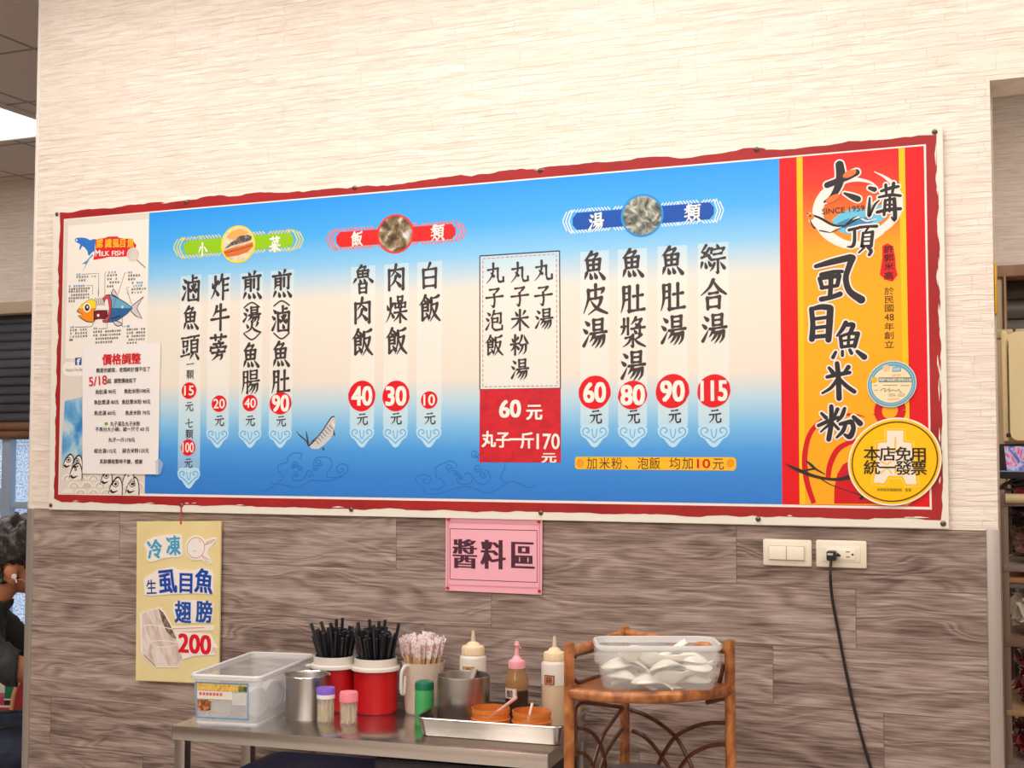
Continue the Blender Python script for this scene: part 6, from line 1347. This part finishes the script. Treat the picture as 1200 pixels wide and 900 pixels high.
# pot with lid inside the stand
pc = dp(749, 900, 2.80); pc = Vector((pc.x, pc.y, .235)); zl_ = zat(749, 890.5, pc + Vector((0, .06, 0)))
t = thing('lidded_pot', 'grey pot with domed lid standing inside the rattan stand', 'pot', pc)
m = MB(); hh_ = zl_ - .235 - .02; m.lathe(shell([(.075, 0), (.08, .008), (.08, hh_)], .002), 40); m.build('pot', ST2, t)
m = MB(); m.lathe([(.083, hh_ - .002), (.085, hh_ + .002), (.081, hh_ + .006), (.06, hh_ + .014), (.03, hh_ + .019), (0, hh_ + .02)], 40); m.build('lid', mat('grey_lid', (120, 112, 118), .35, .5), t)

# ------------------------------------------------------------------ the person and things beyond the left end of the wall
def person():
    hc = dp(19, 655, 4.3); yawp = math.atan2(.60, .80)
    m = MB()
    def ball(c, r, s=(1, 1, 1), rot=None):
        bm = bmesh.new(); bmesh.ops.create_icosphere(bm, subdivisions=3, radius=1)
        M = Matrix.Translation(c) @ (rot.to_matrix().to_4x4() if rot else Matrix()) @ Matrix.Diagonal((r * s[0], r * s[1], r * s[2], 1))
        m.bm(bm, 0, True, M)
    def limb(pts):                            # pts (x,y,z,r)
        q = smoothpts(pts, 4)
        m.tube([p[:3] for p in q], [p[3] for p in q], 14)
        for p in (q[0], q[-1]): ball(p[:3], p[3])
    # head (facing +x, bowed)
    ball((.0, 0, .02), .1, (1.0, .78, 1.0)); ball((.035, 0, -.045), .072, (.95, .78, 1.0)); ball((.07, 0, -.085), .036, (1, .85, .8))
    m.tube([(.085, 0, .0), (.108, 0, -.035), (.098, 0, -.045)], [.010, .016, .012], 8); ball((.088, 0, -.066), .022, (.7, 1.1, .5))
    for s in (-1, 1):
        ball((.082, s * .032, .0), .014, (.6, 1.1, .8))
        ball((-.004, s * .078, -.048), .034, (.62, .36, 1.05)); ball((-.012, s * .09, -.034), .021, (.8, .4, 1)); ball((.0, s * .076, -.074), .012, (.8, .5, 1))
    limb([(-.03, 0, -.06, .056), (-.065, 0, -.115, .056), (-.10, 0, -.16, .062)])
    # trunk
    limb([(-.12, 0, -.19, .085), (-.17, 0, -.32, .115), (-.23, 0, -.48, .12), (-.27, 0, -.60, .125)])
    for s in (-1, 1):
        ball((-.15, s * .075, -.27), .10, (1, 1, 1.25)); ball((-.23, s * .06, -.46), .10, (1.05, 1, 1.3)); ball((-.28, s * .085, -.62), .105, (1.1, 1, .9))
        limb([(-.10, 0, -.165, .06), (-.11, s * .10, -.17, .058), (-.12, s * .175, -.19, .060)])
        limb([(-.12, s * .18, -.20, .058), (-.055, s * .215, -.275, .051), (.03, s * .21, -.335, .043)])
        limb([(.03, s * .21, -.335, .043), (.12, s * .17, -.345, .038), (.215, s * .12, -.355, .028)])
        # hand
        ball((.255, s * .105, -.355), .04, (1.15, 1.0, .42))
        for k, (dy, ln, w) in enumerate(((-.027, .060, .0085), (-.009, .072, .009), (.009, .068, .009), (.026, .05, .008))):
            x0 = .285; y0 = s * .105 + dy
            m.tube([(x0, y0, -.353), (x0 + ln * .55, y0, -.352), (x0 + ln * .9, y0, -.372), (x0 + ln * .9, y0, -.385)], [w, w, w * .9, w * .8], 8)
        m.tube([(.245, s * .105 - s * .03, -.36), (.27, s * .105 - s * .052, -.362), (.30, s * .105 - s * .055, -.37)], [.011, .010, .008], 8)
        # leg
        limb([(-.26, s * .09, -.635, .095), (-.03, s * .115, -.62, .084), (.16, s * .125, -.61, .066)])
        limb([(.16, s * .125, -.61, .064), (.15, s * .125, -.75, .056), (.14, s * .125, -.97, .04)])
        limb([(.12, s * .125, -1.005, .042), (.22, s * .13, -1.022, .034), (.29, s * .13, -1.03, .022)])
    o = m.build('tmp', [mat('skin', (196, 128, 94), .5)], fix=False)
    md = o.modifiers.new('r', 'REMESH'); md.mode = 'VOXEL'; md.voxel_size = .0085
    ms = o.modifiers.new('s', 'SMOOTH'); ms.factor = .5; ms.iterations = 3
    dg = bpy.context.evaluated_depsgraph_get(); dg.update()
    me = bpy.data.meshes.new_from_object(o.evaluated_get(dg)); bpy.data.objects.remove(o)
    me.name = 'person'; zmin = min(v.co.z for v in me.vertices)
    k_ = hc.z / -zmin if False else 1
    root = bpy.data.objects.new('person', me); COL.objects.link(root)
    root.rotation_euler[2] = yawp; root.location = (hc.x, hc.y, hc.z)
    for v in me.vertices:                     # soles on the floor
        if v.co.z < -.9: v.co.z -= (hc.z + zmin) * min(1, (-.9 - v.co.z) / .1)
    if not me.materials: me.materials.append(mat('skin', (196, 128, 94), .5))
    for p in me.polygons: p.use_smooth = True
    tag(root, 'person in black T-shirt and jeans sitting bowed beyond the left end of the wall', 'person')
    nrm = [v.normal.copy() for v in me.vertices]
    def garment(name, test, off, mt, jitter=0):
        b = MB(); idx = {}
        for p in me.polygons:
            c = p.center
            if not test(c): continue
            f = []
            for vi in p.vertices:
                if vi not in idx:
                    idx[vi] = len(b.v); v = me.vertices[vi]
                    d = off(v.co) if callable(off) else off
                    if jitter: d += jitter * noise.fractal(v.co * 38, .6, 2, 3)
                    b.v.append(tuple(v.co + nrm[vi] * d))
                f.append(idx[vi])
            b.f.append(tuple(f)); b.m.append(0); b.s.append(True)
        g = b.build(name, mt, root, fix=False)
        so = g.modifiers.new('t', 'SOLIDIFY'); so.thickness = .006; so.offset = -1
        return g
    arm = lambda c: abs(c.y) > .135 and c.z > -.5
    garment('t_shirt', lambda c: c.z < -.125 - .5 * min(0, c.x + .10) * .6 and c.z > -.64 and not c.x > .035 and not (c.z < -.54 and c.x > -.16) and not c.z > -.135, .012, mat('black_tshirt', (54, 54, 58), .75, var=((36, 36, 40), (9, 9, 9), 3, .4, .7)), .006)
    garment('jeans', lambda c: c.z > -.97 and (c.z < -.60 or (c.z < -.50 and c.x > -.165)), .009, mat('dark_jeans', (28, 36, 58), .7, var=((52, 62, 92), (7, 7, 4), 4, .5, .75)), .004)
    garment('shoe', lambda c: c.z < -.985, .008, mat('dark_shoe', (40, 38, 40), .5))
    hairm = NT('black_hair'); x, y, z = hairm.xyz(); f = hairm.noise(hairm.vec(hairm.math('MULTIPLY', x, 60), hairm.math('MULTIPLY', y, 90), hairm.math('MULTIPLY', z, 40)), 1, 4, 1.5)
    hairm.set(hairm.b.inputs['Base Color'], hairm.ramp(f, [(.35, (20, 17, 16)), (.55, (40, 34, 32)), (.72, (92, 80, 76))])); hairm.b.inputs['Roughness'].default_value = .4
    garment('hair', lambda c: c.z > -.075 and c.x < .085 and c.z > (.035 if c.x > .05 else (-.02 if c.x > .012 else -.066 - c.x * -.12)) and not (abs(c.y) > .058 and c.z < -.012 and -.034 < c.x < .03), lambda v: .010 + .022 * max(0, min(1, (v.z + .03) / .1)), hairm.m, .014)
    b = MB(); b.lathe([(.0, .0)] + [(.078 * math.sin(R(a_)), .062 - .075 * (1 - math.cos(R(a_)))) for a_ in range(10, 66, 8)], 20, M=Matrix.Translation((.034, 0, -.108)) @ Matrix.Rotation(R(98), 4, 'Y') @ Matrix.Diagonal((.9, .86, 1, 1)))
    for s in (-1, 1): b.tube([(.06, s * .06, -.09), (.03, s * .078, -.062), (-.004, s * .092, -.060)], .0007, 6)
    b.build('face_mask', mat('white_mask', (238, 230, 226), .7), root)
    for s in (-1,):
        b = MB(); b.lathe([(0, .008), (.008, .005), (.009, 0), (.007, -.004), (0, -.005)], 14, M=Matrix.Translation((.006, s * .093, -.050)) @ Matrix.Rotation(R(90), 4, 'X')); b.tube([(.008, s * .094, -.052), (.014, s * .093, -.070)], .003, 8); b.build('earphone', mat('white_earphone', (240, 232, 220), .3), root)
    return root, hc, yawp
pr, hc, yawp = person()
# stool under the person
PM = Matrix.Translation((hc.x, hc.y, 0)) @ Matrix.Rotation(yawp, 4, 'Z')
sz = hc.z - .735
t = thing('dining_stool', 'dark round stool under the seated person', 'stool', PM @ Vector((-.22, 0, 0)), rotz=yawp)
m = MB(); m.lathe([(0, sz - .03), (.15, sz - .03), (.16, sz - .022), (.16, sz - .008), (.15, sz), (0, sz)], 32); m.build('seat', mat('dark_stool', (62, 40, 40), .4), t)
for k in range(4):
    a_ = k * math.pi / 2 + .78; m = MB(); m.tube([(.12 * math.cos(a_), .12 * math.sin(a_), sz - .03), (.16 * math.cos(a_), .16 * math.sin(a_), 0)], .012, 8); m.build('leg', alu, t)
# red chair, green crate, low table beyond the person
redch = mat('red_chair', (170, 36, 46), .4)
D2 = 5.0
t = thing('red_chair', 'red chair with pale curved edge seen past the seated person', 'chair', Vector((dp(30, 830, D2).x, dp(30, 830, D2).y, 0)), world=True)
Zr = zc(0, 770, 10)
edge = Zr([(118, 705), (130, 640), (145, 540), (160, 450), (190, 360), (225, 295), (262, 245)])
out_ = [dp(x, y, D2) for x, y in edge]; bk = [dp(x, y, D2) for x, y in ((44, 792), (60, 800), (66, 842), (30, 843.5))]
nrmv = Vector((RB.x, RB.y, 0)).normalized()
m = MB(); m.slab([p - nrmv * .03 for p in out_ + bk], .03, axis=nrmv); m.build('backrest', redch, t)
m = MB(); m.tube([p + nrmv * .002 for p in smoothpts([tuple(p) for p in out_], 4) for p in [Vector(p)]], .008, 8); m.build('edge_trim', mat('pale_edge', (236, 170, 130), .45), t)
s0 = dp(45, 842, D2); rx_ = Vector((RX.x, RX.y, 0)).normalized()
m = MB(); m.box((-.2, -.1, s0.z - .03), (.22, .1, s0.z), bev=.008, M=Matrix.Translation((s0.x, s0.y + .12, 0)) @ Matrix.Rotation(math.atan2(rx_.y, rx_.x), 4, 'Z')); m.build('seat', redch, t)
for a_, b__ in ((-.17, -.08), (.19, -.08), (-.17, .08), (.19, .08)):
    q0 = Matrix.Translation((s0.x, s0.y + .12, 0)) @ Matrix.Rotation(math.atan2(rx_.y, rx_.x), 4, 'Z') @ Vector((a_, b__, 0)); m = MB(); m.tube([(q0.x, q0.y, 0), (q0.x, q0.y, s0.z - .02)], .013, 8); m.build('leg', redch, t)
D3 = 5.35
yw2 = math.atan2(rx_.y, rx_.x)
g0 = dp(3, 819, D3); g1 = dp(24, 793, D3)
bz0 = dp(6, 826.5, D3).z; b0_ = dp(3, 830, D3)
t = thing('red_bench', 'low red bench with pale top edge beyond the seated person', 'bench', (b0_.x, b0_.y, 0), rotz=yw2)
m = MB(); m.box((-.6, -.02, bz0 - .045), (.28, .3, bz0 - .004), bev=.006); m.build('seat', redch, t)
m = MB(); m.box((-.6, -.024, bz0 - .006), (.28, -.014, bz0 + .002), bev=.002); m.build('edge_trim', mat('pale_bench_edge', (226, 196, 190), .45), t)
for x in (-.55, .22): m = MB(); m.box((x, .02, 0), (x + .04, .06, bz0 - .04)); m.build('leg', redch, t); m = MB(); m.box((x, .22, 0), (x + .04, .26, bz0 - .04)); m.build('leg', redch, t)
t = thing('green_crate', 'green crate standing on the low red bench', 'crate', Vector((g0.x, g0.y, bz0 - .004)) + Vector((-RB.x, -RB.y, 0)).normalized() * .02, rotz=yw2)
gw = (Vector((g1.x, g1.y, 0)) - Vector((g0.x, g0.y, 0))).length + .05; gh = g1.z - bz0
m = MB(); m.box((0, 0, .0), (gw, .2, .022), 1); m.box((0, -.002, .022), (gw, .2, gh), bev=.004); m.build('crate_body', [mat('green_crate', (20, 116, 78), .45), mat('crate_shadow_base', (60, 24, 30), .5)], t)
m = MB(); m.box((0, -.004, .022), (gw, .0, .028)); m.box((.0, -.004, gh - .008), (gw, 0, gh)); m.build('crate_edge', mat('crate_pale_edge', (210, 226, 214), .5), t)
p0 = dp(12, 785, D3)
t = thing('low_table', 'dark low table behind the green crate', 'table', (p0.x - .22, p0.y + .36, 0), rotz=yw2)
m = MB(); m.box((-.6, -.02, p0.z - .05), (.7, .5, p0.z - .012), bev=.004); m.build('tabletop', mat('dark_table', (44, 30, 34), .4), t)
for x in (-.55, .62):
    for y in (.02, .42): m = MB(); m.box((x, y, 0), (x + .045, y + .045, p0.z - .045)); m.build('leg', mat('dark_table', (44, 30, 34)), t)
t = thing('food_box', 'pale cardboard food box on the dark low table', 'box', (p0.x - .16, p0.y + .46, p0.z - .0115), rotz=yw2)
m = MB(); loft(m, [rrect(.16, .12, .008, 0), rrect(.18, .14, .01, .035)], cap0=True); m.build('tray', mat('cardboard', (190, 160, 128), .6), t)
m = MB(); loft(m, [rrect(.186, .146, .01, .033), rrect(.186, .146, .01, .04), rrect(.10, .07, .01, .062)], cap1=True); m.build('lid', mat('pale_card', (226, 204, 178), .6), t)

# ------------------------------------------------------------------ beyond the right end of the wall
m = MB(); A = at(1165.5, 309, .06); B = at(1168, 368, .06)
m.box((WX1 + .001, .035, B.z), (WX1 + .0045, .12, A.z), bev=.001)
o = m.build('yellow_plate', mat('yellow_plate', (250, 196, 20), .4), org=Vector((WX1 + .003, .08, B.z))); tag(o, 'thin yellow plate fixed to the right end face of the wall', 'plate')
SYB = .42
# cream plastic case
A = at(1173.3, 391, SYB); B = at(1176, 516.5, SYB); X0 = A.x; X1 = X0 + .34
t = thing('plastic_case', 'cream plastic case hanging above the screen at the right edge', 'case', ((X0 + X1) / 2, SYB, B.z), world=True)
casem = mat('cream_case', (253, 236, 188), .4, var=((244, 220, 168), (4, 4, 4), 3, .45, .75))
def rr_outline(x0, x1, z0, z1, r, Y): return [Vector((x, Y, z)) for x, z, _ in [((x0 + x1) / 2 + a, (z0 + z1) / 2 + b, 0) for a, b, _ in rrect(x1 - x0, z1 - z0, r, 0)]]
m = MB(); m.slab(rr_outline(X0 + .018, X1, B.z, A.z, .02, SYB), .05); m.build('cover', casem, t)
m = MB(); m.box((X0, SYB - .035, B.z - .002), (X0 + .014, SYB + .15, A.z + .004), bev=.004); m.box((X0 + .006, SYB, B.z - .012), (X1, SYB + .15, A.z - .002), bev=.004); m.build('back_shell', mat('cream_case_shell', (248, 226, 176), .45), t)
m = MB(); hp = at(1182, 510, SYB - .05); m.lathe([(.006, 0), (.0045, .0008), (0, .0008)], 16, M=Matrix.Translation(hp) @ Matrix.Rotation(R(90), 4, 'X')); m.build('screw_hole', mat('dark_hole', (60, 46, 34), .6), t)
for px, w in ((1169.5, .02), (1180, .03), (1196, .025)):
    p = at(px, 390, SYB + .05); m = MB(); m.box((p.x - w / 2, SYB + .03, A.z - .01), (p.x + w / 2, SYB + .07, A.z + .014), bev=.003); m.build('clip', mat('clip_beige', (206, 186, 152), .5), t)
# shelf unit
post = at(1172.5, 579, SYB); p2 = at(1181, 579, SYB); XE = post.x + .62
grey = mat('grey_metal_post', (136, 118, 104), .45, .3)
t = thing('shelf_unit', 'grey metal shelf unit stuffed with bags behind the right end of the wall', 'shelf unit', (post.x + .3, SYB, 0), world=True)
ZP = at(1176, 578, SYB).z
for xx in (post.x, XE - .022):
    for yy in (SYB, SYB + .36):
        m = MB(); m.box((xx, yy, 0), (xx + (p2.x - post.x), yy + .02, ZP), bev=.001); m.build('post', grey, t)
def shelf(ya, yb, name, mt, dep=.38, yoff=0):
    a_ = at(1190, ya, SYB).z; b__ = at(1190, yb, SYB).z; m = MB(); m.box((post.x + .004, SYB - .004 + yoff, b__), (XE, SYB + dep, a_), bev=.002); m.build(name, mt, t); return a_, b__
z1a, _ = shelf(662, 670, 'shelf_board', mat('grey_board', (150, 134, 128), .5))
z2a, _ = shelf(748, 758, 'shelf_board', mat('brown_board', (140, 112, 96), .5))
z3a, _ = shelf(832, 839, 'shelf_board', mat('pale_batten', (186, 152, 112), .55))
z4a, _ = shelf(896, 903, 'shelf_board', mat('grey_board', (150, 134, 128), .5))
m = MB(); ra = at(1190, 584, SYB); m.tube([(post.x + .012, SYB - .006, ra.z), (XE, SYB - .006, ra.z)], 5.5 * pxm(ra), 14); m.build('front_rail', mat('cream_rail', (236, 214, 170), .35), t)
m = MB(); m.box((post.x, SYB - .002, ra.z - .02), (XE, SYB + .38, ra.z - .008)); m.build('top_board', grey, t)
# the screen on the shelf
A = at(1171, 523, SYB - .02); B = at(1171, 561, SYB - .02)
t = thing('display_screen', 'dark framed screen showing a colourful blue and pink picture under the cream case', 'screen', (A.x + .2, SYB, B.z), world=True)
m = MB(); m.box((A.x, SYB - .018, B.z), (A.x + .42, SYB + .02, A.z + .006), bev=.003); m.build('casing', mat('screen_casing', (52, 50, 54), .4), t)
pm = NT('screen_picture'); x, y, z = pm.xyz()
f = pm.noise(pm.vec(pm.math('MULTIPLY', x, 26), pm.math('MULTIPLY', z, 20)), 1, 3, 1.4)
pc_ = pm.ramp(f, [(.35, (70, 72, 120)), (.5, (122, 128, 184)), (.57, (190, 200, 232)), (.61, (232, 150, 180)), (.65, (214, 70, 116)), (.7, (190, 220, 244))])
pm.set(pm.b.inputs['Base Color'], (0, 0, 0, 1)); pm.set(pm.b.inputs['Emission Color'], pc_); pm.b.inputs['Emission Strength'].default_value = .75; pm.b.inputs['Roughness'].default_value = .2
zz0 = at(1180, 552, SYB - .02).z; C_ = at(1177, 540, SYB - .02)
m = MB(); m.add([(C_.x + .006, SYB - .0186, zz0), (A.x + .41, SYB - .0186, zz0), (A.x + .41, SYB - .0186, A.z), (C_.x, SYB - .0186, A.z)], [(0, 1, 2, 3)]); m.build('picture', pm.m, t)
m = MB(); m.box((A.x + .001, SYB - .0205, zz0 - .002), (A.x + .41, SYB - .018, zz0 + .0012)); m.build('lower_edge', mat('blue_lit_edge', (150, 170, 220), .3), t)  # blue light on the lower bezel, put into the strip's colour
zc0 = ra.z + 5.5 * pxm(ra)
cabs = []
m = MB()
for pts in ([(1171, 572), (1180, 566), (1192, 569), (1206, 564)], [(1172, 571), (1184, 574), (1194, 571), (1210, 575)], [(1172, 573), (1178, 569), (1186, 563), (1204, 560)]):
    P3 = [tuple(at(x, y, SYB - .005 + .01 * k)) for k, (x, y) in enumerate(pts)]; m.tube(smoothpts(P3, 5), .0034, 8)
o = m.build('black_cable', mat('black_cable', (26, 22, 24), .4), org=at(1180, 574, SYB)); tag(o, 'tangled black cable below the screen on the shelf unit', 'cable')
m = MB(); bt0 = at(1195, 573, SYB + .1); m.lathe([(0, 0), (.014, 0), (.015, .004), (.015, .03), (.008, .036), (0, .036)], 16, M=Matrix.Translation((bt0.x, SYB + .1, ra.z - .008))); o = m.build('red_bottle', mat('red_cap_bottle', (206, 60, 60), .4), org=Vector((bt0.x, SYB + .1, ra.z - .008))); tag(o, 'small red bottle standing behind the cables on the shelf unit', 'bottle')
def bag(name, label, px, ya, yb, mt, w=.26, d=.28, amp=.02, fr=14, sd=0):
    z1 = at(1190, ya, SYB).z; z0 = at(1190, yb, SYB).z; x0 = at(px, (ya + yb) / 2, SYB).x + w / 2 - .003
    c = Vector((x0, SYB + d / 2 + .012, (z0 + z1) / 2)); m = MB(); bm = bmesh.new(); bmesh.ops.create_icosphere(bm, subdivisions=5, radius=1)
    for v in bm.verts:
        n_ = v.co.normalized(); s_ = [math.copysign(abs(q) ** .55, q) for q in n_]; k = 1 + amp * 8 * noise.fractal(n_ * (fr / 5) + Vector((sd, 0, 0)), .6, 2, 3) - amp * 5
        v.co = Vector((s_[0] * w / 2 * k, s_[1] * d / 2 * k, s_[2] * (z1 - z0) / 2 * min(k, 1)))
    m.bm(bm, 0, True, Matrix.Translation(c)); o = m.build(name, mt, org=Vector((c.x, c.y, z0))); return tag(o, label, 'bag')
bag('cloth_bag', 'purple cloth bundle on the upper shelf of the shelf unit', 1181.5, 593.5, 611, mat('purple_cloth', (84, 22, 58), .6, var=((56, 14, 40), (30, 30, 30), 3, .4, .7)), sd=1)
kn = mat('brown_mesh_bag', (132, 94, 72), .7, var=((84, 58, 46), (50, 50, 170), 2, .42, .58), bump=((80, 80, 160), .6, .004))
bag('mesh_bag', 'brown mesh bag below the purple bundle on the shelf unit', 1181.5, 610, 661, kn, sd=2)
bag('plastic_bag', 'white plastic bag on the middle shelf of the shelf unit', 1181.5, 690, 747, mat('white_bag', (226, 214, 196), .25, var=((190, 174, 156), (24, 24, 24), 3, .4, .7)), amp=.03, sd=3)
m = MB(); a1 = at(1182, 676, SYB + .01); a2 = at(1182, 683, SYB + .01); m.box((a1.x, SYB + .012, at(1182, 690, SYB).z), (a1.x + .3, SYB + .3, a2.z - .0), bev=.003); m.box((a1.x, SYB + .008, a2.z), (a1.x + .3, SYB + .3, a1.z), 1, bev=.003)
o = m.build('flat_carton', [mat('grey_carton', (120, 112, 110), .6), mat('orange_carton', (196, 136, 98), .6)], org=Vector((a1.x + .15, SYB + .15, at(1182, 690, SYB).z))); tag(o, 'flat orange topped carton above the white plastic bag', 'carton')
bag('red_bag', 'crumpled dark red bag above the pale batten of the shelf unit', 1181.5, 770, 832, mat('red_bag_film', (140, 20, 40), .2, var=((88, 12, 26), (20, 20, 20), 3, .4, .65), coat=.4), amp=.03, sd=4)
bag('red_bag', 'glossy red bag below the pale batten of the shelf unit', 1181.5, 840, 895, mat('red_bag_film', (140, 20, 40)), amp=.03, sd=7)
bpy.data.objects.remove(_to)
